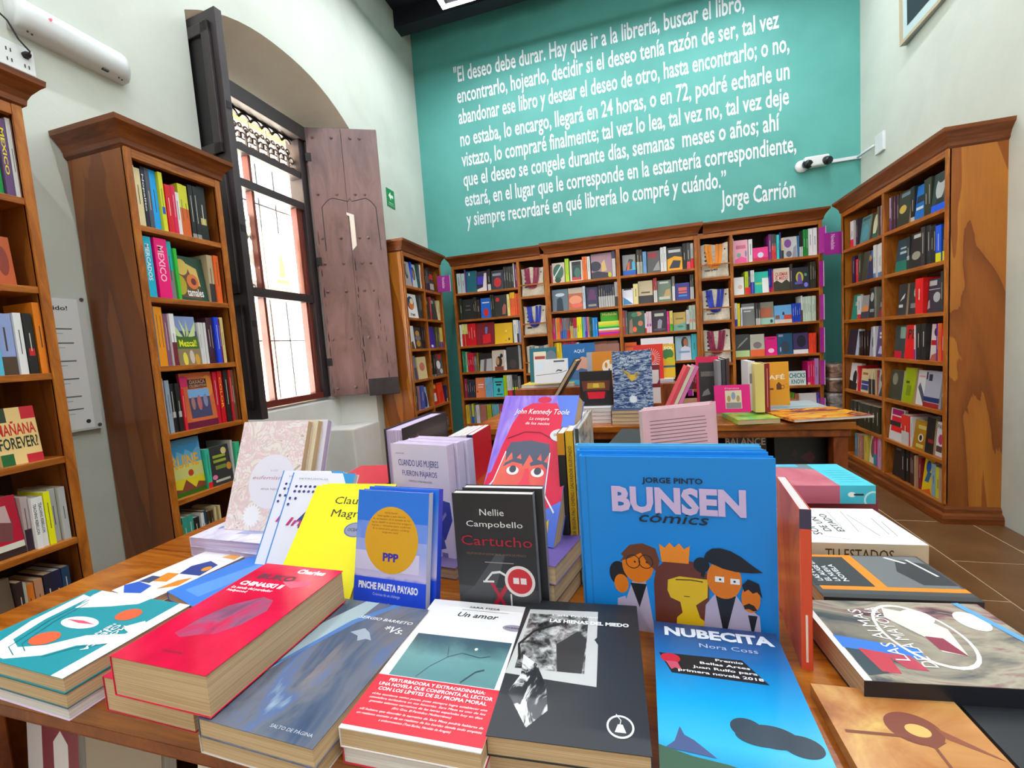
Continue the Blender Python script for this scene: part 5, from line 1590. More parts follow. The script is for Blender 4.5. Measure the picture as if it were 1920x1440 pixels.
# --- standing books
for i in range(2, -1, -1):
    d = .016 * i
    hero(['tall book with a pink and white marbled cover and a round white title, leaning', 'cream book leaning just behind the marbled one', 'lilac-edged book leaning second behind the marbled one'][i],
         stand(-.756 + .012 * i, .690 + d * 1.0, T1 + .0405, 0, 21, .170), .170, .226 - .002 * i, .0145, ['@marble', 'd8c8aa', 'd8d2e0'][i], group=GD, pages=PAGES if i < 2 else PAGES_L, spine='L',
         art='e,.59,.44,.34,.245,e6e0ee;s,.38,.13,.15,.105,18,.75,f0ecf4' if i == 0 else '', letters='I,eufemismos,.30,.455,.90,.49,c08aa0;t,ANA NEGRI,.45,.36,.76,.378,8a7a8a;t,LOS,.56,.53,.66,.545,b09aa8' if i == 0 else '')
for i in (1, 0):
    hero(['white novel with magenta lettering, leaning against the yellow one', 'second copy of the white novel with magenta lettering, showing its left strip'][i], stand(-.584 - .036 * i, .593 + .0135 * i, T1 + .001, -.5, 32.4, .142), .142, .190, .011, 'e4e2f0', group=GD, pages=PAGES_W,
         art='r,0,0,.02,1,3a86cc;p,.8,1,1,1,1,.86,.9,.88,2f8fd0;' + ';'.join('e,%.3f,%.3f,.022,.013,2c3a80' % (.12 + .075 * q, .86 - .05 * r) for r in range(2) for q in range(11)) + ';e,.08,.74,.02,.013,2c3a80;e,.08,.68,.02,.013,2c3a80;e,.17,.74,.02,.013,2c3a80;p,.28,.52,.4,.62,.52,.52,.46,.52,.46,.46,.34,.46,.34,.52,2c3a80',
         letters='I,Sp,.40,.60,.64,.68,c0207a;I,Invo,.14,.48,.72,.56,c0207a;t,PETRUSOLO,.14,.93,.6,.945,888')
MAG = ['yellow novel with black lettering, leaning behind the thick red paperback'] + ['%s yellow copy behind the yellow novel' % s for s in ('second', 'third', 'fourth')]
for i in range(2, -1, -1):
    hero(MAG[i], stand(-.493 + .005 * i, .508 + .0135 * i, T1 + .001, 1.3, 44.6 - 1.0 * i, .14), .14, .21 - .004 * i, .0088, 'ece40a', group=GD, pages=PAGES,
         art='e,.78,.63,.15,.06,8a90b0;o,.78,.63,.145,.057,.1,5a6088' if i == 0 else '', letters='t,Claudio,.36,.84,.92,.905,26261a;t,Magris,.38,.73,.86,.795,26261a;T,OCEANO,.68,.618,.89,.642,3a3a50;t,El secreto,.16,.25,.76,.31,26261a' if i == 0 else '')
for i in (1, 0):
    hero(['small blue paperback with a big orange disc, standing behind the grey-blue pile', 'second copy of the small blue paperback with the orange disc'][i], stand(-.353 + .008 * i, .514 + .016 * i, T1, -4.5, 13, .121), .121, .183, .0125, '1a48d8', front='@ppp_sky', group=GD, pages=PAGES_W, spine='R', spine_mat='c4c6d8' if i == 0 else '1a48d8',
         art='r,.0,.76,1,1,2272dc;r,.06,.62,.98,.76,6a8ee4;r,.0,.53,1,.62,9aa6e2;r,0,.385,.9,.53,cfc4e6;r,0,0,1,.33,1c4ae0;r,0,0,1,.07,8aa4b4;e,.505,.625,.375,.255,dba01a' if i == 0 else 'r,.0,.9,1,1,2272dc',
         letters='R,PINCHE PALETA PAYASO,.07,.245,.90,.295,f0ecf6;t,Crónicas de un chilango,.28,.20,.66,.222,c4ccf4;t,Adrián Román,.36,.135,.62,.155,9ab0ee;R,PPP,.40,.465,.62,.525,3a2a9a;t,Adrián Román,.40,.825,.58,.84,8a5a10;t,tiene agallas y sabe latencia.,.30,.80,.70,.815,8a5a10;t,Es un maestro de la zancada de luz,.24,.775,.76,.79,8a5a10;t,agota: destila su prosa muy antigua e,.22,.75,.78,.765,8a5a10;t,ingrata y reinventa para confirmar,.22,.725,.78,.74,8a5a10;t,Es un animal serio` genuino y al abrigo,.24,.70,.76,.715,8a5a10;t,luego me visitó,.38,.675,.6,.69,8a5a10' if i == 0 else '')
for i in (1, 0):
    hero(['black paperback with white and red lettering and a red cross, standing mid table', 'grey-edged copy just behind the black paperback with the red cross'][i], stand(-.192 + .010 * i, .536 + .0145 * i, T1, .5, 0, .112), .112, .185 + .003 * i, .0135, '26252a', group=GD, pages=PAGES_W, spine='R', spine_mat='8a8a90',
         art='r,0,.0,1,.30,3c3d42;p,.0,.0,.3,.0,.62,.55,.5,.55,.2,.3,.0,.2,45464c;l,.035,.42,.34,.62,.12,b01c3a;l,.04,.64,.34,.40,.12,b01c3a;l,.018,.35,.345,.44,.41,.54,.42,.6,.40,.63,.38,e4e2e4;l,.014,.32,.34,.46,.345,e4e2e4;l,.018,.66,.26,.66,.16,.6,.06,.68,.02,.78,.04,e4e2e4;e,.78,.36,.185,.115,e6d8d8;e,.78,.36,.15,.093,c8202c;r,.70,.34,.77,.385,e8dcdc;r,.79,.34,.86,.385,e8dcdc;l,.006,.36,.49,.72,.49,a0a0a0' if i == 0 else '',
         letters='t,Nellie,.34,.84,.64,.89,e8e8e6;t,Campobello,.16,.755,.86,.80,e8e8e6;t,Cartucho,.08,.615,.96,.69,a8182e;t,RELATOS DE LA LUCHA EN EL NORTE DE MÉXICO,.14,.545,.88,.56,8a6a4a;T,NUNCA MÁS,.34,.15,.78,.175,1c1c20' if i == 0 else '')
hero('purple-covered book lying under the white hand-lettered novels', flat(-.44, .655, T1 + .020, -6), .14, .21, .0195, '6a5a86', group=GD, pages=PAGES)
for i in (2, 1, 0):
    hero(['white novel with blue handwritten title, standing on the purple book', 'second white copy behind the hand-lettered novel', 'third white copy behind the hand-lettered novel'][i], stand(-.374 + .010 * i, .684 + .021 * i, T1 + .020, -12, 0, .124), .124, .198, .020, 'e0d4ea', group=GD, pages=PAGES_L, spine='R', spine_mat='d8cce2',
         art='p,.72,.12,.86,.16,1,.34,.98,.5,.8,.52,.72,.4,.62,.3,3444a4;p,.72,.16,.82,.2,.86,.08,.74,.06,4a54ac;l,.03,.74,.2,.8,.32,.9,.4,8a92cc;r,.78,.0,.88,.04,7a74b4' if i == 0 else '',
         letters='t,CUANDO LAS MUJERES,.12,.80,.84,.86,2c2c8a;t,FUERON PÁJAROS,.18,.71,.80,.76,2c2c8a;t,CUENTOS Y OTRAS ANALOGÍAS,.28,.655,.7,.672,4a4a8a;t,ANTÍLOPE,.08,.905,.24,.918,8a8096' if i == 0 else '')
# books standing edge-on, covers facing the yellow spines
def edge_on(x, y0, y1, z, h, t, cov, label, **kw):
    """cover in the plane x, facing +x, running from near y0 to far y1; thickness to -x"""
    return hero(label, frame((x, y0, z), (0, 1, 0), (0, 0, 1)), y1 - y0, h, t, cov, **kw)
edge_on(-.486, .83, 1.06, T1, .219, .045, '2a2226', 'big dark picture book standing behind the white novels, pages towards us', hard=True, spine='R', pages=PAGES_L, group=GD, art='r,.1,.1,.95,.9,3c3030;p,.1,.8,.3,.9,.25,.6,7a4a5a')
for i in range(4):
    edge_on(-.395 - .0165 * i, 1.0, 1.14, T1, .168 - .001 * i, .0155, 'c4162c' if i == 0 else 'd8d2d8', ['red-covered book with navy spine, first of the four edge-on', 'white paperback next to the red-covered one, second edge-on', 'white paperback third edge-on from the red cover', 'white paperback fourth edge-on from the red cover'][i], group=GD, pages=PAGES_W, spine_mat='1c2a6a' if i == 0 else 'e0d8e4', art='r,.0,.0,1,.3,c8502a' if i == 0 else '')
for i, t_ in enumerate((.026, .026, .026)):
    hero('%s kraft-edged thick book carrying the leaning cap-man book' % ['lowest', 'middle', 'uppermost'][i], flat(-.268 + .003 * i, .592, T1 + .0265 * (i + 1), -14), .15, .215, .0262, ['6a4a3a', '5a4438', '6a55a0'][i], group=GD, pages=PAGES)
hero('pink and violet novel with a man in a red cap, leaning back on a pile', stand(-.198, .626, T1 + .081, -15, 32.5, .145), .145, .245, .026, '4a6ad8', front='@hatch', group=GD, pages=PAGES, spine='L',
     art='p,.72,1,1,1,1,0,.84,.0,.84,.78,5a7ae0;p,.06,.42,.12,.6,.2,.78,.3,.9,.42,.94,.74,.94,.84,.84,.86,.6,.98,.5,1,.28,.8,.2,.78,.55,.2,.55,.12,.36,.0,.3,.02,.4,e01a48;e,.57,.965,.09,.025,d41a48;p,.1,.3,.2,.56,.76,.57,.78,.3,.9,.1,.6,.0,.2,.0,.04,.12,@toole_skin;p,.2,.58,.24,.64,.5,.66,.74,.64,.77,.58,.7,.5,.66,.57,.6,.5,.52,.56,.46,.47,.4,.56,.32,.5,.28,.57,.22,.5,565a70;p,.22,.49,.34,.53,.46,.52,.44,.49,.32,.5,.2,.46,565a70;p,.54,.5,.62,.53,.76,.51,.78,.46,.7,.5,.56,.48,565a70;e,.34,.44,.08,.03,f4eef0;e,.34,.45,.045,.025,4a4a58;e,.66,.44,.08,.03,f4eef0;e,.66,.45,.045,.025,4a4a58;p,.5,.46,.54,.46,.6,.34,.56,.29,.46,.29,.43,.33,.48,.38,f0455a;p,.3,.22,.4,.3,.5,.27,.6,.3,.72,.2,.6,.22,.5,.245,.4,.22,565a70;p,.38,.205,.5,.23,.62,.205,.5,.185,c4203c;p,.0,.0,.12,.04,.3,.0,.3,.12,.22,.08,.16,.2,.1,.1,.02,.16,e8c01a;p,.7,.0,.66,.16,.74,.1,.78,.2,.84,.1,.9,.16,.92,.0,e8c01a;l,.014,.2,.57,.12,.36,.02,.26,f4f0f2;l,.014,.77,.58,.80,.3,.94,.2,f4f0f2;l,.006,.18,.665,.4,.72,.6,.72,.84,.66,7a1030;e,.86,.705,.13,.045,e4e0e4',
     letters='I,John Kennedy Toole,.20,.855,.92,.895,f6f0f4;I,La conjura,.42,.81,.68,.832,f6f0f4;I,de los necios,.38,.775,.70,.797,f6f0f4;T,OCEANO,.775,.698,.945,.716,3a3a40')
edge_on(-.086, .657, .85, T1, .246, .010, '@metallic', 'silver plastic-wrapped book standing edge-on beside the blue comic', group=GD, pages=PAGES_W, hard=True, spine_mat='3a3c3a')
edge_on(-.0975, .657, .85, T1, .243, .0115, 'e0a81a', 'book with a tall yellow spine, standing edge-on beside the blue comic', group=GD, pages=PAGES_W, spine_mat='e0a81a',
        spine_art='r,0,.0,1,.1,22201a;r,0,.1,1,.22,b89a2a;l,.5,.5,.12,.5,.2,3a341a', letters='')
edge_on(-.1105, .655, .84, T1, .240, .011, '2a2422', 'dark spined book with an orange head band, left of the yellow spine', group=GD, pages=PAGES_W, spine_mat='2a2422', spine_art='r,0,.86,1,1,d88a1a')
q = MB(); put_text(q, 'LA HISTORIA SEGÚN PAO CHENG / SALVADOR ELIZONDO', (.0, .25, 1, .72), M('4a3a10'), lambda u, v: (-.0975 - .0115 + .0115 * (1 - v) * 1.0, .657 - .0012, T1 + .05 + u * .17), .0)
_y = [o for o in bpy.data.objects if o.get('label', '').startswith('book with a tall yellow spine')][0]
bpy.context.view_layer.update()
q.build('lettering', [c for c in _y.children if c.name.startswith('cover')][0], _y.matrix_world.inverted())
for i in (2, 1, 0):
    hero(['big square blue hardcover comic with cartoon figures, facing us in front', 'second copy of the blue comic, just behind the first', 'plastic-wrapped third copy of the blue comic, rearmost'][i], stand(.035 - .004 * i, .556 + .0135 * i, T1, -3, 0, .224), .224, .229 + .004 * i, .0125, '0f86de' if i < 2 else '4aa8e0', hard=True, group=GD, pages=PAGES_W, name='comic_book',
         art='' if i else 'r,.035,0,.042,1,0c74c4;p,.20,.0,.22,.16,.27,.30,.34,.30,.38,.0,b8aac8;p,.255,.28,.30,.14,.345,.28,1e1e24;e,.19,.33,.05,.07,1c1c24;e,.205,.27,.04,.055,e0760e;p,.17,.0,.18,.18,.225,.2,.24,.0,b8aac8;e,.30,.385,.085,.10,e0760e;p,.20,.40,.225,.43,.21,.445,.26,.5,.33,.515,.4,.49,.42,.42,.40,.36,.355,.40,.32,.46,.26,.425,6b3a22;o,.275,.405,.04,.04,.12,2a1a10;o,.345,.41,.04,.04,.12,2a1a10;e,.285,.405,.006,.006,222;e,.35,.408,.006,.006,222;p,.385,.0,.385,.30,.40,.38,.46,.435,.53,.44,.61,.43,.66,.37,.67,.28,.66,.0,6b3224;p,.46,.32,.52,.345,.665,.34,.66,.24,.60,.19,.62,.12,.65,.1,.64,.0,.49,.0,.50,.11,.53,.14,.52,.20,.47,.22,.455,.26,e4b818;l,.006,.5,.325,.58,.33,.64,.325,3a2a10;l,.004,.54,.235,.57,.235,3a2a10;p,.43,.42,.42,.52,.45,.50,.475,.53,.5,.505,.525,.53,.55,.50,.58,.52,.57,.42,ee8a1c;p,.63,.0,.65,.2,.70,.27,.80,.27,.86,.18,.88,.0,b8aac8;p,.70,.265,.74,.02,.80,.265,1e1e24;e,.745,.35,.085,.105,e0760e;e,.635,.42,.04,.042,1c1c24;p,.63,.36,.64,.44,.66,.49,.69,.515,.73,.52,.78,.508,.83,.48,.88,.44,.93,.405,.88,.398,.80,.398,.74,.41,.69,.43,.668,.44,.66,.40,.645,.35,1c1c24;r,.70,.335,.745,.365,f0eef4;r,.775,.33,.82,.36,f0eef4;e,.725,.35,.006,.006,222;e,.795,.345,.006,.006,222;p,.83,.0,.835,.17,.87,.2,.91,.17,.92,.0,b8aac8;p,.855,.17,.875,.05,.90,.17,1e1e24;e,.87,.26,.045,.075,e0760e;p,.83,.33,.86,.365,.91,.345,.925,.27,.9,.3,.88,.29,.86,.31,.84,.295,1c1c24;p,.835,.22,.86,.235,.885,.225,.9,.2,.88,.195,.86,.205,.84,.2,2a1c14',
         letters='' if i else 'T,JORGE PINTO,.345,.86,.655,.89,1c2030;R,BUNSEN,.175,.70,.86,.835,cfb6e0;I,cómics,.32,.64,.68,.70,1c2030')
hero('red and pink illustrated book standing edge-on, spine towards us, beside the comic', frame((.171, .640, T1), (-.09, -1, 0), (0, 0, 1)), .12, .182, .011, 'c8402c', front='@redface', group=GD, pages=PAGES_W, spine='R', spine_mat='d84c30', spine_art='r,0,.88,1,1,3a3450;l,.2,.5,.05,.5,.35,f0d8c8')
for i in (2, 1, 0):
    hero(['pink book showing its back cover text, standing behind the blue comics', 'second pink copy behind the one showing back cover text', 'third pink copy behind the one showing back cover text'][i], stand(.083 + .005 * i, .938 + .0185 * i, T1, 25.8, 2.9, .16), .16, .23, .014, '@pinkcover', group=GD, pages=PAGES_W, spine='R', spine_mat='c86a70' if i else 'd8a0a8',
         art=';'.join('l,.008,.1,%.3f,%.3f,%.3f,8a6a78' % (.90 - .032 * k, .9 - (.3 if k == 12 else .0) - .04 * rnd.random(), .90 - .032 * k) for k in range(17)) if i == 0 else '')
for i, z_ in enumerate((.03, .06, .09, .12, .15)):
    hero('%s book of the black pile behind the silver book' % ['lowest', 'second', 'third', 'fourth', 'topmost'][i], flat(-.095 + .006 * i, .90 + .01 * i, T1 + z_, -8), .145, .20, .0295, ['d8cdb8', '2a2a2e', 'cfc6b4', '26262a', '1e1e22'][i], group=GD, pages=PAGES_W)
# --- books on the lower shelf of the front table
LOW = [(-.93, .115, 'c8bfc4', 'wrapped book with a maroon arch, under the table at its left end', 'p,.3,0,1,0,1,1,.5,.98,.3,.8,7a2a3c;p,.52,0,.8,0,.8,.7,.66,.78,.52,.7,d8d0d4'), (-.80, .15, '9a8a7c', 'brown-grey book under the front table, second from its left end', 'o,.6,.35,.25,.2,.06,6a5a50'),
       (-.585, .10, 'd8ccc0', 'pale book with a yellow dot, under the front table', 'e,.75,.85,.1,.07,e0b020;e,.3,.6,.06,.05,b03030'), (-.48, .20, 'c0163c', 'crimson book under the front table', 'r,.25,.82,.7,.87,5a1024;r,.25,.72,.62,.77,5a1024'), (-.27, .15, '6a6058', 'grey book under the front table, below the white banded one', ''), (-.1, .15, '8a4a3a', 'brown book under the front table, below the black one', '')]
for x, w, c, lab, art in LOW:
    hero(lab, stand(x + w / 2, .385, .421, 0, 5, w), w, .232, .02, c, group='books on the lower shelf of the front table', pages=PAGES_W, art=art)
# --- second table
G2 = 'books on the second display table'
hero('white landscape book with a line drawing, tilted at the left of the second table', stand(-.46, 2.42, .912, 0, 10, .19), .19, .135, .012, 'e8e8ec', group=G2, pages=PAGES_W, art='l,.02,.04,.34,.5,.38,.8,.42,.97,.5,55555a;p,.62,.44,.72,.5,.8,.46,.84,.52,.7,.56,444;r,.58,.86,.9,.93,556;r,.0,.5,.3,.9,dfe8f4')
hero('yellow-edged book lying under the white landscape one', flat(-.64, 2.44, .905, 0), .30, .22, .019, 'd8b83a', group=G2, pages=PAGES_W)
hero('teal picture book with a cream panel, behind the white landscape one', stand(-.54, 2.6, .886, 0, 6, .165), .165, .225, .012, '1f6a7c', group=G2, art='r,.15,.0,.62,.9,e8dcc8;r,.2,.7,.58,.78,a83c3c;r,.2,.52,.58,.6,a83c3c;e,.8,.72,.2,.2,6a7a88;e,.85,.4,.15,.14,3a2420')
hero('thin cream-edged black book leaning sideways in front of the blue cover', Matrix.Translation((-.395, 2.20, T1 + .105)) @ Matrix.Rotation(R_(33), 4, 'Y') @ frame((0, 0, 0), (0, 1, 0), (0, 0, 1)), .16, .215, .02, '1c1c1e', group=G2, pages=PAGES, hard=True, spine='R')
hero('grey magazine lying under the thin leaning black book', flat(-.45, 2.14, T1 + .028, 3), .30, .22, .027, '4a4c52', group=G2, pages=PAGES_W)
hero('blue glossy book lying on the grey magazine', flat(-.42, 2.16, T1 + .055, -4), .20, .20, .0265, '3a4450', group=G2, pages=PAGES_W, art='e,.4,.4,.2,.2,2a7ac0')
hero('blue picture book with a big pink hand, standing on the riser', stand(-.315, 2.52, .886, 0, 6, .185), .185, .236, .012, '1264a8', group=G2, hard=True,
     art='p,.4,.36,.62,.3,.82,.34,.9,.5,.8,.64,.6,.68,.46,.6,d8a08c;p,.0,.0,1,.0,1,.14,0,.12,3aa8d4;p,.25,.12,.95,.12,.85,.34,.55,.4,.35,.3,4a6a9a;e,.1,.5,.06,.06,eee;e,.05,.36,.08,.06,e8e8f4;e,.12,.26,.05,.04,eee', letters='t,AQUÍ,.36,.78,.68,.86,f0f4f8')
hero('orange book with a tree of white hands, standing behind the dark photo book', stand(-.185, 2.38, .886, 0, 5, .140), .140, .185, .013, 'd8861a', group=G2, art='r,0,0,.2,1,a8a8b0;e,.82,.55,.25,.2,efe2d0;r,.8,.2,.86,.5,7a3a1a;e,.72,.6,.05,.08,d8861a;e,.9,.68,.05,.06,d8861a')
hero('dark book titled in white capitals, behind the orange one', stand(-.165, 2.62, .886, 0, 5, .15), .15, .222, .014, '2a2626', group=G2, art='r,.0,.78,1,1,9a6a5c', letters='T,MIGRANTES,.06,.62,.94,.70,f0f0f0')
hero('black book with a glowing red cup photograph, standing on a pile', stand(-.188, 2.10, T1 + .073, 0, 4, .152), .152, .164, .012, '1c1618', group=G2, hard=True, art='p,.1,.42,.9,.42,.95,.72,.05,.72,6a3226;p,.18,.22,.82,.22,.86,.44,.14,.44,3a1a1c;p,.26,.2,.74,.2,.78,.4,.22,.4,d81030;p,.22,.5,.78,.5,.76,.66,.24,.66,b88a2a;p,.4,.52,.6,.52,.58,.64,.42,.64,e0c040')
hero('tall book with a golden winged figure on a dark blue sea, standing on a pile', stand(-.020, 2.045, T1 + .066, 0, 3, .172), .172, .258, .013, '2c3f70', front='@sea', group=G2, pages=PAGES_W,
     art='p,.22,.70,.42,.62,.5,.56,.56,.6,.66,.62,.6,.5,.48,.46,.38,.54,c8a24a;p,.22,.70,.4,.58,.36,.56,8a7a4a;p,.6,.6,.74,.58,.58,.54,8a7a5a;e,.5,.53,.07,.05,e0b840;s,.5,.15,.12,.08,16,.67,eef0f4', letters='I,Tierra y tiempo,.2,.86,.72,.9,e8f0f8;I,para todos los,.2,.80,.7,.84,e8f0f8')
cc = ['d8cdb8', '2c3a5a', 'c8bfae', 'a8323a']
for i in range(4):
    hero('%s book of the pile under the sea-cover book' % ['lowest', 'second', 'third', 'top'][i], flat(-.115, 1.985, T1 + .0162 * (i + 1), 1), .185, .20, .016, ['2c3a5a', 'd8cdb8', '2c3a5a', '3a4a6a'][i], group=G2, pages=PAGES)
    hero('%s book of the pile under the red cup book' % ['lowest', 'second', 'third', 'top'][i], flat(-.275, 2.03, T1 + .018 * (i + 1), 1), .155, .20, .0178, ['c8323a', 'e0dcd8', 'b82a34', 'd8d8dc'][i], group=G2, pages=PAGES_W)
hero('red book with white rays, standing on the riser', stand(.063, 2.45, .906, 0, 5, .150), .150, .185, .012, 'd8281e', group=G2, art=';'.join('l,.012,%.3f,%.3f,%.3f,%.3f,f0d8c8' % (.55 + .16 * math.cos(a), .6 + .13 * math.sin(a), .55 + .36 * math.cos(a), .6 + .3 * math.sin(a)) for a in [k * math.pi / 14 for k in range(28)]))
hero('white and blue flat books pile cover on the riser, upper', flat(-.03, 2.43, .905, 0), .215, .22, .0095, 'e8e8ea', group=G2, pages=PAGES_W)
hero('blue flat book on the riser under the red book', flat(-.03, 2.43, .8955, 0), .215, .22, .010, '1a52b0', group=G2, pages=PAGES_W)
hero('maroon and white book between the sea cover and the red one', stand(.085, 2.28, T1 + .05, 0, 4, .05), .05, .195, .012, 'e0d8d4', group=G2, art='r,0,.4,1,.98,7a1a2a;p,.0,.5,.7,.5,.9,.6,.9,.85,.0,.85,d8d0cc')
hero('green and yellow picture book beside the red one, on the riser', stand(.170, 2.50, .906, 0, 5, .06), .06, .180, .012, 'e0b41a', group=G2, art='e,.4,.7,.5,.16,3c7a3a;e,.6,.5,.4,.1,c8c01a;r,0,.3,1,.36,2a6a7a', letters='T,SOL,.1,.84,.9,.93,f4f4f0')
hero('white book with teal script, standing tallest on the riser', stand(.118, 2.62, .886, 0, 5, .176), .176, .238, .014, 'e2dfe6', group=G2, hard=True, art='r,.12,.78,.86,.84,2a6a8a')
for i in range(3):
    hero('%s of three thin books leaning sideways in the middle of the second table' % ['first', 'second', 'third'][i], Matrix.Translation((.132 + .0175 * i, 2.07, T1 + .03)) @ Matrix.Rotation(R_(25), 4, 'Y') @ frame((0, 0, 0), (0, 1, 0), (0, 0, 1)), .14, .225, .0145, ['d8485a', 'd8cdb8', 'd878b0'][i], group=G2, pages=[PAGES_W, PAGES, PAGES_W][i])
hero('magenta-bordered book with a dark photograph, right of the leaning books', stand(.335, 2.33, T1 + .02, 0, 5, .102), .102, .245, .014, 'd0104e', group=G2, pages=PAGES_W, hard=True, art='r,.1,.0,.98,.88,302c2c;r,.2,.6,.9,.7,6a6460;p,.2,.2,.6,.24,.5,.36,.3,.3,8a8480')
for i in range(3):
    edge_on(.415 - .018 * i, 2.24, 2.40, T1 + .02, .235 - .004 * i, .015, ['4a3034', '3a3a40', '8a8a90'][i], '%s dark book standing edge-on beside the magenta-bordered one' % ['first', 'second', 'third'][i], group=G2, pages=PAGES_W)
hero('small bright pink book with a picture of dancers, at the edge of the second table', stand(.378, 1.99, T1 + .042, 0, 8, .135), .135, .115, .012, 'e00a7a', group=G2, pages=PAGES_W, art='r,.3,.14,.76,.8,d8ccb0;e,.53,.6,.06,.14,8a94b0;e,.4,.5,.05,.12,b0905a;e,.66,.5,.05,.12,b0905a;r,.32,.15,.74,.36,8a8484', letters='t,Danzas,.3,.85,.7,.91,f4c8e0')
hero('white thick book standing beside the yellow-edged one', frame((.462, 2.10, T1 + .03), (1, 0, 0), (0, 0, 1)), .026, .215, .13, 'e4e2e6', group=G2, pages=PAGES_W, art='r,.2,.55,.8,.75,8a8a9a')
hero('thick book with yellowed page edges and a dark red cover, standing upright', frame((.476, 2.05, T1 + .03), (1, 0, 0), (0, 0, 1)), .036, .205, .13, 'd8c474', group=G2, pages=PAGES_Y, art='r,.0,.0,1,1,dcc878')
hero('slim dark red volume next to the yellowed page edges', frame((.5135, 2.05, T1 + .03), (1, 0, 0), (0, 0, 1)), .018, .205, .13, '8a1018', group=G2, pages=PAGES, art='l,.12,.5,.1,.5,.9,d8a890')
hero('ochre book about coffee with brown pot drawings, on the second table', stand(.605, 2.26, T1 + .025, 0, 5, .125), .125, .20, .014, 'd8941a', group=G2, pages=PAGES_W, art='p,.58,.36,.74,.36,.74,.48,.66,.54,.58,.48,5a3010;o,.78,.42,.06,.05,.3,5a3010;r,.34,.36,.48,.4,5a3010;o,.9,.44,.07,.05,.2,b87a18', letters='T,CAFÉ,.12,.60,.86,.70,f0e0c0')
hero('grey-blue landscape magazine lying on the second table', flat(.575, 2.15, T1 + .012, 2), .25, .32, .0115, '@greymag', group=G2, pages=PAGES_W)
hero('large orange and maroon magazine overhanging the table corner', flat(.575, 1.90, T1 + .0225, 14), .30, .24, .010, '@firemag', group=G2, pages=PAGES_W, spine='L')
hero('green landscape book lying at the edge of the second table', flat(.385, 1.935, T1 + .020, 8), .16, .20, .0195, '@greenmag', group=G2, pages=PAGES)
hero('grey magazine lying in the middle of the second table', flat(.17, 2.15, T1 + .016, 0), .20, .24, .0155, '@greymag', group=G2, pages=PAGES)
hero('brown book with white capitals, in the cubby of the second table', stand(.44, 2.06, .421, 0, 4, .16), .16, .25, .02, '3a2420', group=G2, letters='T,BALANCE,-.0,.86,.98,.98,d8c8c0;T,DE ÁNIMO,.1,.68,.95,.80,d8c8c0')
hero('large black book with a faint red picture, in the cubby of the second table', stand(.645, 2.06, .421, 0, 4, .19), .19, .27, .02, '151214', group=G2, art='p,.5,.6,.7,.5,.8,.6,.7,.7,4a1620;p,.3,.6,.45,.64,.4,.72,3a1828')
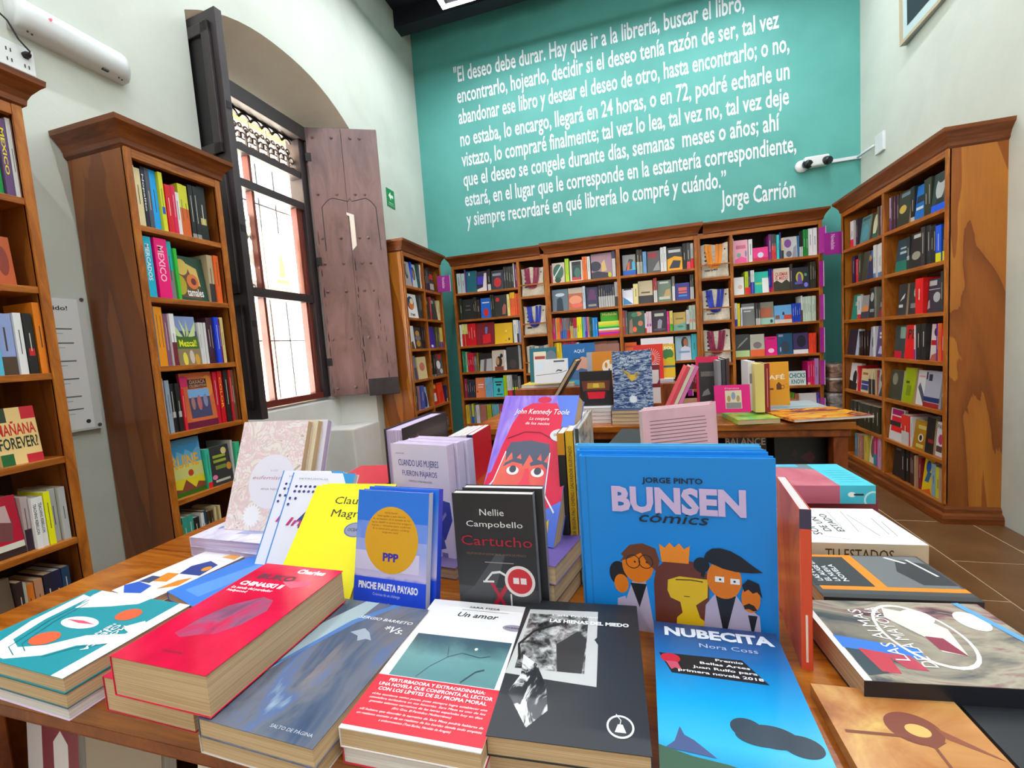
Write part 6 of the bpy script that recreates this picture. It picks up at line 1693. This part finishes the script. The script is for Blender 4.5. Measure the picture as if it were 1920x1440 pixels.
# ------------------------------------------------------------------ tote bags
CANVAS = noise_mat('natural_canvas', ['c9bda8', 'd8cdba', 'e2d8c8'], (1, 1, 1), 60, 4, .9, .2, (.3, .5, .7), .2, bd=.003)
def tote(x0, w, z0, h, strap, label, words, seed, loose=0):
    r = random.Random(seed)
    t = thing('tote_bag', label, 'bag', frame((x0, 4.30, z0), (1, 0, 0), (0, 0, 1)), 'canvas bags in the narrow bays')
    NX, NZ = 14, 16
    ph = [r.uniform(0, 6) for _ in range(6)]
    def yy(u, v):
        return .012 * math.sin(ph[0] + 5 * u + 3 * v) * (1 - abs(2 * u - 1)) + .007 * math.sin(ph[1] + 9 * u - 6 * v) + .02 * v
    def top(u): return 1 - .05 * abs(math.sin(ph[2] + 4 * u)) - loose * .05 * u
    vs = []
    for side in (0, 1):
        for j in range(NZ + 1):
            for i in range(NX + 1):
                u, v = i / NX, j / NZ
                sq = 1 - .03 * math.sin(v * 3.1)
                puff = .05 * (1 - (2 * u - 1) ** 4) * (1 - .5 * v) if side else 0
                vs.append((w * (.5 + (u - .5) * sq), yy(u, v) + puff + (0 if side == 0 else .004), h * v * top(u)))
    n1 = (NX + 1) * (NZ + 1); fs = []
    for s_ in (0, 1):
        for j in range(NZ):
            for i in range(NX):
                a = s_ * n1 + j * (NX + 1) + i; q = (a, a + 1, a + NX + 2, a + NX + 1)
                fs.append(q if s_ == 0 else q[::-1])
    for j in range(NZ):
        for i in (0, NX):
            a = j * (NX + 1) + i; fs.append((a, a + NX + 1, n1 + a + NX + 1, n1 + a))
    for i in range(NX):
        fs.append((i, n1 + i, n1 + i + 1, i + 1))
    mb = MB(); mb.add(vs, fs, CANVAS); body = mb.build('bag_body', t, smooth=True)
    for (ua, ub, dep) in ((.20, .76, .66), (.33, .62, .58)):
        pts = []
        for k in range(15):
            s_ = k / 14; s_ = .5 - .5 * math.copysign(abs(1 - 2 * s_) ** .6, 1 - 2 * s_); u = ua + (ub - ua) * s_
            v = (1 - .04) - dep * (1 - abs(2 * s_ - 1) ** 4.5) * 1.0
            pts.append((u, v))
        vs = []; sw = .012
        for k, (u, v) in enumerate(pts):
            dx = pts[min(k + 1, 14)][0] - pts[max(k - 1, 0)][0]; dz = (pts[min(k + 1, 14)][1] - pts[max(k - 1, 0)][1]) * h / w
            L = math.hypot(dx, dz); nx, nz = -dz / L * sw, dx / L * sw
            for sg in (1, -1):
                for dy in (-.010, -.0075): vs.append((u * w + sg * nx, yy(u, v) + dy, v * h + sg * nz))
        fs = []
        for k in range(14):
            b = 4 * k
            fs += [(b, b + 2, b + 6, b + 4), (b + 1, b + 5, b + 7, b + 3), (b, b + 4, b + 5, b + 1), (b + 2, b + 3, b + 7, b + 6)]
        mb = MB(); mb.add(vs, fs, strap); mb.build('strap', t, smooth=False)
    mb = MB(); ink = M('26262a', .8)
    for k, (wd, v) in enumerate(words):
        if wd: put_text(mb, wd, (.14, v, .14 + .075 * len(wd), v + .055), ink, lambda u, v_: (u * w, yy(u, v_) - .0035, v_ * h), .02, caps=True)
        else:
            u1 = .14 + r.uniform(.12, .22)
            mb.add([(u * w, yy(u, v_) - .003, v_ * h) for u, v_ in ((.14, v), (u1, v), (u1, v + .05), (.14, v + .05))], [(0, 1, 2, 3)], ink)
            mb.add([(u * w, yy(u, v_) - .003, v_ * h) for u, v_ in ((u1 + .1, v + .02), (u1 + .16, v + .02), (u1 + .16, v + .028), (u1 + .1, v + .028))], [(0, 1, 2, 3)], ink)
    mb.build('print', body)
    mb = MB(); mb.lathe([(.0, -.003), (.006, -.002), (.007, 0)], M('1c1c1e', .4), Matrix.Translation((w * .88, yy(.88, .8) - .003, h * .8)) @ Matrix.Rotation(R_(90), 4, 'X'), 10)
    mb.build('snap_button', body)
MAR, BLU, ORA, GRY = M('8a1a44', .7), M('1f35a8', .7), M('e8881a', .7), M('7a7c90', .7)
tote(-1.055, .225, 1.614, .285, MAR, 'canvas bag with maroon straps, top compartment of the first bag bay', [('', .72), ('', .58), ('', .44), ('', .3)], 1)
tote(-1.055, .225, 1.236, .290, BLU, 'canvas bag with blue straps, second compartment of the first bag bay', [('', .72), ('', .58), ('', .44), ('', .22)], 2)
tote(-1.052, .222, .858, .275, GRY, 'canvas bag with grey straps, half hidden behind the teal picture book', [('', .7), ('', .56)], 3)
tote(.590, .225, 1.614, .300, ORA, 'canvas bag with orange straps, top compartment of the second bag bay', [('', .72), ('', .6), ('', .48), ('', .36), ('náryés', .2)], 4, 0)
tote(.592, .222, 1.236, .285, BLU, 'canvas bag with blue straps, second compartment of the second bag bay', [('', .74), ('', .6), ('', .46), ('', .34), ('tutu', .2)], 5)
tote(.592, .222, .858, .300, MAR, 'canvas bag with maroon straps, third compartment of the second bag bay', [('', .74), ('', .62), ('', .5), ('', .38), ('loky', .2)], 6)
# ------------------------------------------------------------------ purple shelf markers
PUR = M('9a1f8a', .35); PURL = M('e2b4dc', .5)
def marker(mx, w, h, label, txt=None):
    t = thing('shelf_marker', label, 'sign', mx, 'purple shelf markers')
    MB().box((0, 0, 0), (w, .003, h), PUR).build('plate', t, bevel=.0006)
    MB().box((w - .004, -.0006, 0), (w, .0036, h), M('e8d8ea', .3)).build('clear_edge', t)
    if txt:
        mb = MB(); put_text(mb, txt, (.1, .38, .78, .6), PURL, lambda u, v: (v * w, -.0008, (1 - u) * h), .02); mb.build('lettering', t)
for k in range(6):
    marker(frame((1.486, 4.262, ZB[k] + .004), (.35, -.94, 0), (0, 0, 1)), .075 if k == 0 else .05, .205 if k < 5 else .16, 'purple marker at the end of the %s shelf, last bay of the teal wall' % ROW[k])
marker(frame((-1.828, 4.02, ZB[0] - .002), (1, .15, 0), (0, 0, 1)), .13, .155, 'purple marker standing out from the small corner bookcase', 'Novedades')
marker(frame((1.47, 4.115, ZR[0] - .02), (1, 0, 0), (0, 0, 1)), .128, .17, 'purple marker standing out from the right-hand bookcase', 'Novedades')
marker(frame((.44, 4.262, ZB[4] - .055), (1, 0, 0), (0, 0, 1)), .045, .055, 'small purple marker on a shelf front, fourth bay of the teal wall')
# ------------------------------------------------------------------ wall quotation
LINES = [('"El deseo debe durar. Hay que ir a la librería, buscar el libro,', 3.908, -1.690, 1.045), ('encontrarlo, hojearlo, decidir si el deseo tenía razón de ser, tal vez', 3.700, -1.672, 1.310),
         ('abandonar ese libro y desear el deseo de otro, hasta encontrarlo; o no,', 3.490, -1.672, 1.385), ('no estaba, lo encargo, llegará en 24 horas, o en 72, podré echarle un', 3.266, -1.672, 1.383),
         ('vistazo, lo compraré finalmente; tal vez lo lea, tal vez no, tal vez deje', 3.060, -1.674, 1.375), ('que el deseo se congele durante días, semanas  meses o años; ahí', 2.858, -1.672, 1.300),
         ('estará, en el lugar que le corresponde en la estantería correspondiente,', 2.652, -1.672, 1.425), ('y siempre recordaré en qué librería lo compré y cuándo.”', 2.445, -1.670, .862), ('Jorge Carrión', 2.270, .812, 1.412)]
q = thing('wall_quotation', 'white condensed lettering in nine lines on the teal wall', 'lettering', Matrix.Translation((0, YB, 0)))
for i, (tx, z, x0, x1) in enumerate(LINES):
    mb = MB(); put_text(mb, tx, (x0, z, x1, z + .152), M('eceef2', .7), lambda u, v: (u, -.0016, v), .016)
    mb.build('text_line', q)
# ------------------------------------------------------------------ LED frames hung from the ceiling
LEDM = bpy.data.materials.new('led_diffuser'); LEDM.use_nodes = True
_n = LEDM.node_tree; _n.nodes.clear()
_e = _n.nodes.new('ShaderNodeEmission'); _e.inputs[0].default_value = (.93, .97, 1, 1); _e.inputs[1].default_value = LED_STRENGTH
_o = _n.nodes.new('ShaderNodeOutputMaterial'); _n.links.new(_e.outputs[0], _o.inputs[0])
ALU = M('c8c8d4', .35, .6)
def led_frame(x0, x1, y0, y1, z, label):
    t = thing('ceiling_lamp', label, 'lamp', Matrix.Translation((x0, y0, z)))
    w, d = x1 - x0, y1 - y0; T = .05
    for (a, b) in (((0, 0), (w, T)), ((0, d - T), (w, d)), ((0, T), (T, d - T)), ((w - T, T), (w, d - T))):
        pf = MB().box((a[0], a[1], .006), (b[0], b[1], .06), ALU).build('profile', t)
        MB().add([(a[0] + .006, a[1] + .006, .003), (a[0] + .006, b[1] - .006, .003), (b[0] - .006, b[1] - .006, .003), (b[0] - .006, a[1] + .006, .003)], [(0, 1, 2, 3)], LEDM).build('diffuser', pf)
    for x in (.025, w - .025):
        for y in (.025, d - .025): MB().tube([(x, y, .06), (x, y, ZC - z)], .0012, M('888', .4, .8), 5).build('suspension_wire', t)
led_frame(-1.49, 1.45, .95, 3.86, 4.10, 'square white LED strip frame hanging above the shop tables')
led_frame(-1.49, 1.45, -3.6, -.35, 4.10, 'square white LED strip frame added behind the viewpoint for general light')  # unseen second frame, added to raise the general light in the room
# ------------------------------------------------------------------ fittings on the walls
t = thing('emergency_light', 'white plastic emergency light on the wall above the bookcases', 'emergency light', frame((XL, 1.172, 2.405), (0, 1, 0), (0, 0, 1)))
mb = MB(); L_, H_, D_ = .382, .118, .075
prof = [(-.001, 0), (-.05, .004), (-.066, .02), (-.075, .05), (-.07, .085), (-.055, .108), (-.03, .118), (-.001, .118)]
secs = [(0, .72), (.012, .9), (.03, 1), (L_ - .03, 1), (L_ - .012, .9), (L_, .72)]
vs = []; n = len(prof)
for x, s_ in secs:
    for y, z in prof: vs.append((x, y * s_, H_ / 2 + (z - H_ / 2) * (.8 + .2 * s_)))
fs = [(i * n + k, (i + 1) * n + k, (i + 1) * n + k + 1, i * n + k + 1) for i in range(len(secs) - 1) for k in range(n - 1)] + [tuple(range(n)), tuple((len(secs) - 1) * n + k for k in range(n - 1, -1, -1))]
mb.add(vs, fs, M('d4d8d8', .35)); mb.build('housing', t, smooth=True)
for (x, y) in ((.035, -.045), (.05, -.04), (.335, -.045), (.35, -.04)):
    mb = MB(); mb.lathe([(.003, -.003), (.003, .004)], M('222'), Matrix.Translation((x, y, .0025)), 8); mb.build('screw_hole', t)
MB().box((.27, -.055, .0), (.292, -.043, .006), M('1c1c1e')).build('switch', t)
mb = MB(); mb.lathe([(.0, .009), (.004, .007), (.005, 0)], M('ff5a78', .3, 0, 1.2), Matrix.Translation((.095, -.072, .075)) @ Matrix.Rotation(R_(90), 4, 'X'), 10); mb.build('indicator', t)
mb = MB(); mb.tube([(XL + .03, 1.05, 2.53), (XL + .035, 1.15, 2.52), (XL + .02, 1.19, 2.495)], .003, M('151515', .5), 6); mb.tube([(XL + .02, 1.10, 2.47), (XL + .03, 1.16, 2.42), (XL + .03, 1.185, 2.37), (XL + .045, 1.205, 2.335), (XL + .03, 1.205, 2.325)], .003, M('151515', .5), 6)
mb.tube([(XL + .012, 1.37, 2.505), (XL + .03, 1.40, 2.512), (XL + .02, 1.43, 2.508), (XL + .01, 1.45, 2.50)], .0035, M('151515', .5), 6)
tag(mb.build('power_cable', smooth=True), 'black cable running from the emergency light to the socket', 'cable')
t = thing('wall_socket', 'white double wall socket with a black plug, above the cut-off bookcase', 'socket', frame((XL, 1.13, 2.265), (0, 1, 0), (0, 0, 1)))
MB().box((0, -.012, 0), (.105, -.001, .095), M('e4e6e6', .35)).build('plate', t, bevel=.004)
for x in (.03, .078):
    for z in (.02, .055):
        for dx in (-.006, .006): MB().box((x + dx - .0015, -.0135, z), (x + dx + .0015, -.0118, z + .012), M('222')).build('slot', t)
mb = MB(); mb.lathe([(.012, 0), (.011, .014), (.006, .024)], M('151515', .5), Matrix.Translation((.078, -.012, .066)) @ Matrix.Rotation(R_(90), 4, 'X'), 12); mb.build('plug', t, smooth=True)
t = thing('notice_board', 'clear acrylic notice with printed welcome rules, between the two left bookcases', 'sign', frame((XL, 1.012, .915), (0, 1, 0), (0, 0, 1)))
MB().box((0, -.022, 0), (.262, -.018, .535), M('d8dad8', .08, 0, 0, .5, .3)).build('acrylic_sheet', t)
MB().box((.0, -.0228, .008), (.235, -.0222, .52), M('eceeee', .6)).build('paper', t)
mb = MB(); put_text(mb, '¡Bienvenido!', (.05, .475, .20, .492), M('33363a'), lambda u, v: (u, -.0234, v), .015)
for k, z in enumerate((.40, .345, .275, .205, .135, .085)):
    for j in range(2): mb.add([(x, -.0233, zz2) for x, zz2 in ((.03, z - .016 * j), (.205 - .03 * (j == 1), z - .016 * j), (.205 - .03 * (j == 1), z + (.005 if j == 0 else .002) - .016 * j), (.03, z + (.005 if j == 0 else .002) - .016 * j))], [(0, 1, 2, 3)], M('6a6e70' if j == 0 else '9a9ea0'))
mb.add([(.215 + .008 * math.cos(a * .4), -.0234, .035 + .008 * math.sin(a * .4)) for a in range(16)], [tuple(range(16))], M('33363a'))
mb.build('print', t)
for (x, z) in ((.25, .52), (.25, .015), (.012, .52), (.012, .015)):
    mb = MB(); mb.lathe([(.007, 0), (.007, .026)], M('a8a8a8', .25, .9), Matrix.Translation((x, -.0, z)) @ Matrix.Rotation(R_(90), 4, 'X'), 12); mb.build('standoff', t, smooth=False)
t = thing('exit_sign', 'green exit sign with a white arrow, beside the studded shutter', 'sign', frame((XL, 3.757, 2.508), (0, 1, 0), (0, 0, 1)))
MB().box((0, -.006, 0), (.135, -.001, .165), M('0e8a44', .4)).build('plate', t)
mb = MB(); g_ = lambda u, v: (u * .135, -.0066, v * .165)
for poly in ([(.2, .62), (.5, .86), (.5, .70), (.82, .70), (.82, .54), (.5, .54), (.5, .38)],):
    mb.add([g_(*p_) for p_ in poly], [tuple(range(len(poly)))], M('f0f4f0'))
put_text(mb, 'SALIDA', (.2, .2, .8, .27), M('f0f4f0'), g_, .01); put_text(mb, 'EMERGENCIA', (.14, .1, .86, .15), M('f0f4f0'), g_, .0)
mb.build('print', t)
# framed picture high on the right wall
px = 1.80
t = thing('framed_picture', 'large framed print with a navy field, high on the right wall', 'picture', frame((xr(3.84) - .002, 3.84, 2.99), (.0, -1, .02), (0, 0, 1)))
MB().box((0, -.03, 0), (1.15, 0, 1.15), M('b8cdd0', .5)).build('mount_board', t)
MB().box((.075, -.0325, .09), (1.075, -.0305, 1.06), M('1a2430', .5)).build('print', t)
mb = MB()
for a, b in (((0, -.04, 0), (.022, .0, 1.15)), ((1.128, -.04, 0), (1.15, 0, 1.15)), ((.022, -.04, 0), (1.128, 0, .022)), ((.022, -.04, 1.128), (1.128, 0, 1.15))):
    MB().box(a, b, M('b9a98c', .5)).build('frame_bar', t)
# security camera, conduit and junction plate
t = thing('security_camera', 'white twin-lens security camera beside the quotation', 'camera', frame((1.415, YB, 2.47), (1, 0, 0), (0, 0, 1)))
WHT = M('e4e6e8', .3)
mb = MB(); mb.lathe([(.05, 0), (.052, .01), (.046, .03), (.02, .036)], WHT, Matrix.Translation((.045, 0, .045)) @ Matrix.Rotation(R_(90), 4, 'X'), 24); mb.build('round_base', t, smooth=True)
MB().box((.05, -.075, .015), (.235, -.01, .10), WHT).build('body', t, bevel=.012)
for (x, y) in ((.065, -.06), (.205, -.08)):
    mb = MB(); mb.lathe([(.028, 0), (.034, .01), (.034, .05), (.028, .06)], M('1a1c20', .25), Matrix.Translation((x, y + .03, .055)) @ Matrix.Rotation(R_(115), 4, 'X') @ Matrix.Rotation(R_(20), 4, 'Y'), 18); mb.build('lens_head', t, smooth=True)
mb = MB(); mb.box((1.65, YB - .022, 2.505), (xr(YB) - .004, YB - .002, 2.53), WHT)
tag(mb.build('cable_conduit'), 'white cable conduit running from the camera to the corner', 'conduit')
mb = MB(); mb.tube([(xr(4.5) - .03, YB - .03, 2.515), (xr(4.25) - .022, 4.26, 2.50)], .011, WHT, 8)
tag(mb.build('cable_conduit', smooth=True), 'short white conduit on the right wall, up to the junction plate', 'conduit')
o = MB().box((xr(4.2) - .02, 4.13, 2.42), (xr(4.2) + .0, 4.25, 2.56), WHT).build('junction_plate', bevel=.004)
tag(o, 'square white junction plate on the right wall', 'plate')
# patched spot, box stacked in the corner
for i, (z0, z1, c) in enumerate(((.0, .30, '7a6250'), (.302, .56, '8a8280'), (.562, .80, '8c6a58'))):
    t = thing('wrapped_bundle', ['lowest wrapped bundle in the corner past the last shelves', 'grey wrapped bundle in the corner, second up', 'brown plastic-wrapped bundle on top in the corner'][i], 'bundle', Matrix.Translation((1.545, 4.22, z0)), 'wrapped bundles in the corner')
    MB().box((0, 0, 0), (.30, .30, z1 - z0), noise_mat('bundle_%d' % i, ['5a4438', c, 'c8c2b8'], (8, 8, 12), 1.2, 4, .25, 1.2, (.35, .5, .75), .5)).build('bundle', t, bevel=.02)
    MB().box((-.002, -.002, (z1 - z0) * .45), (.302, .302, (z1 - z0) * .52), M('d8d4cc', .3)).build('strap', t)
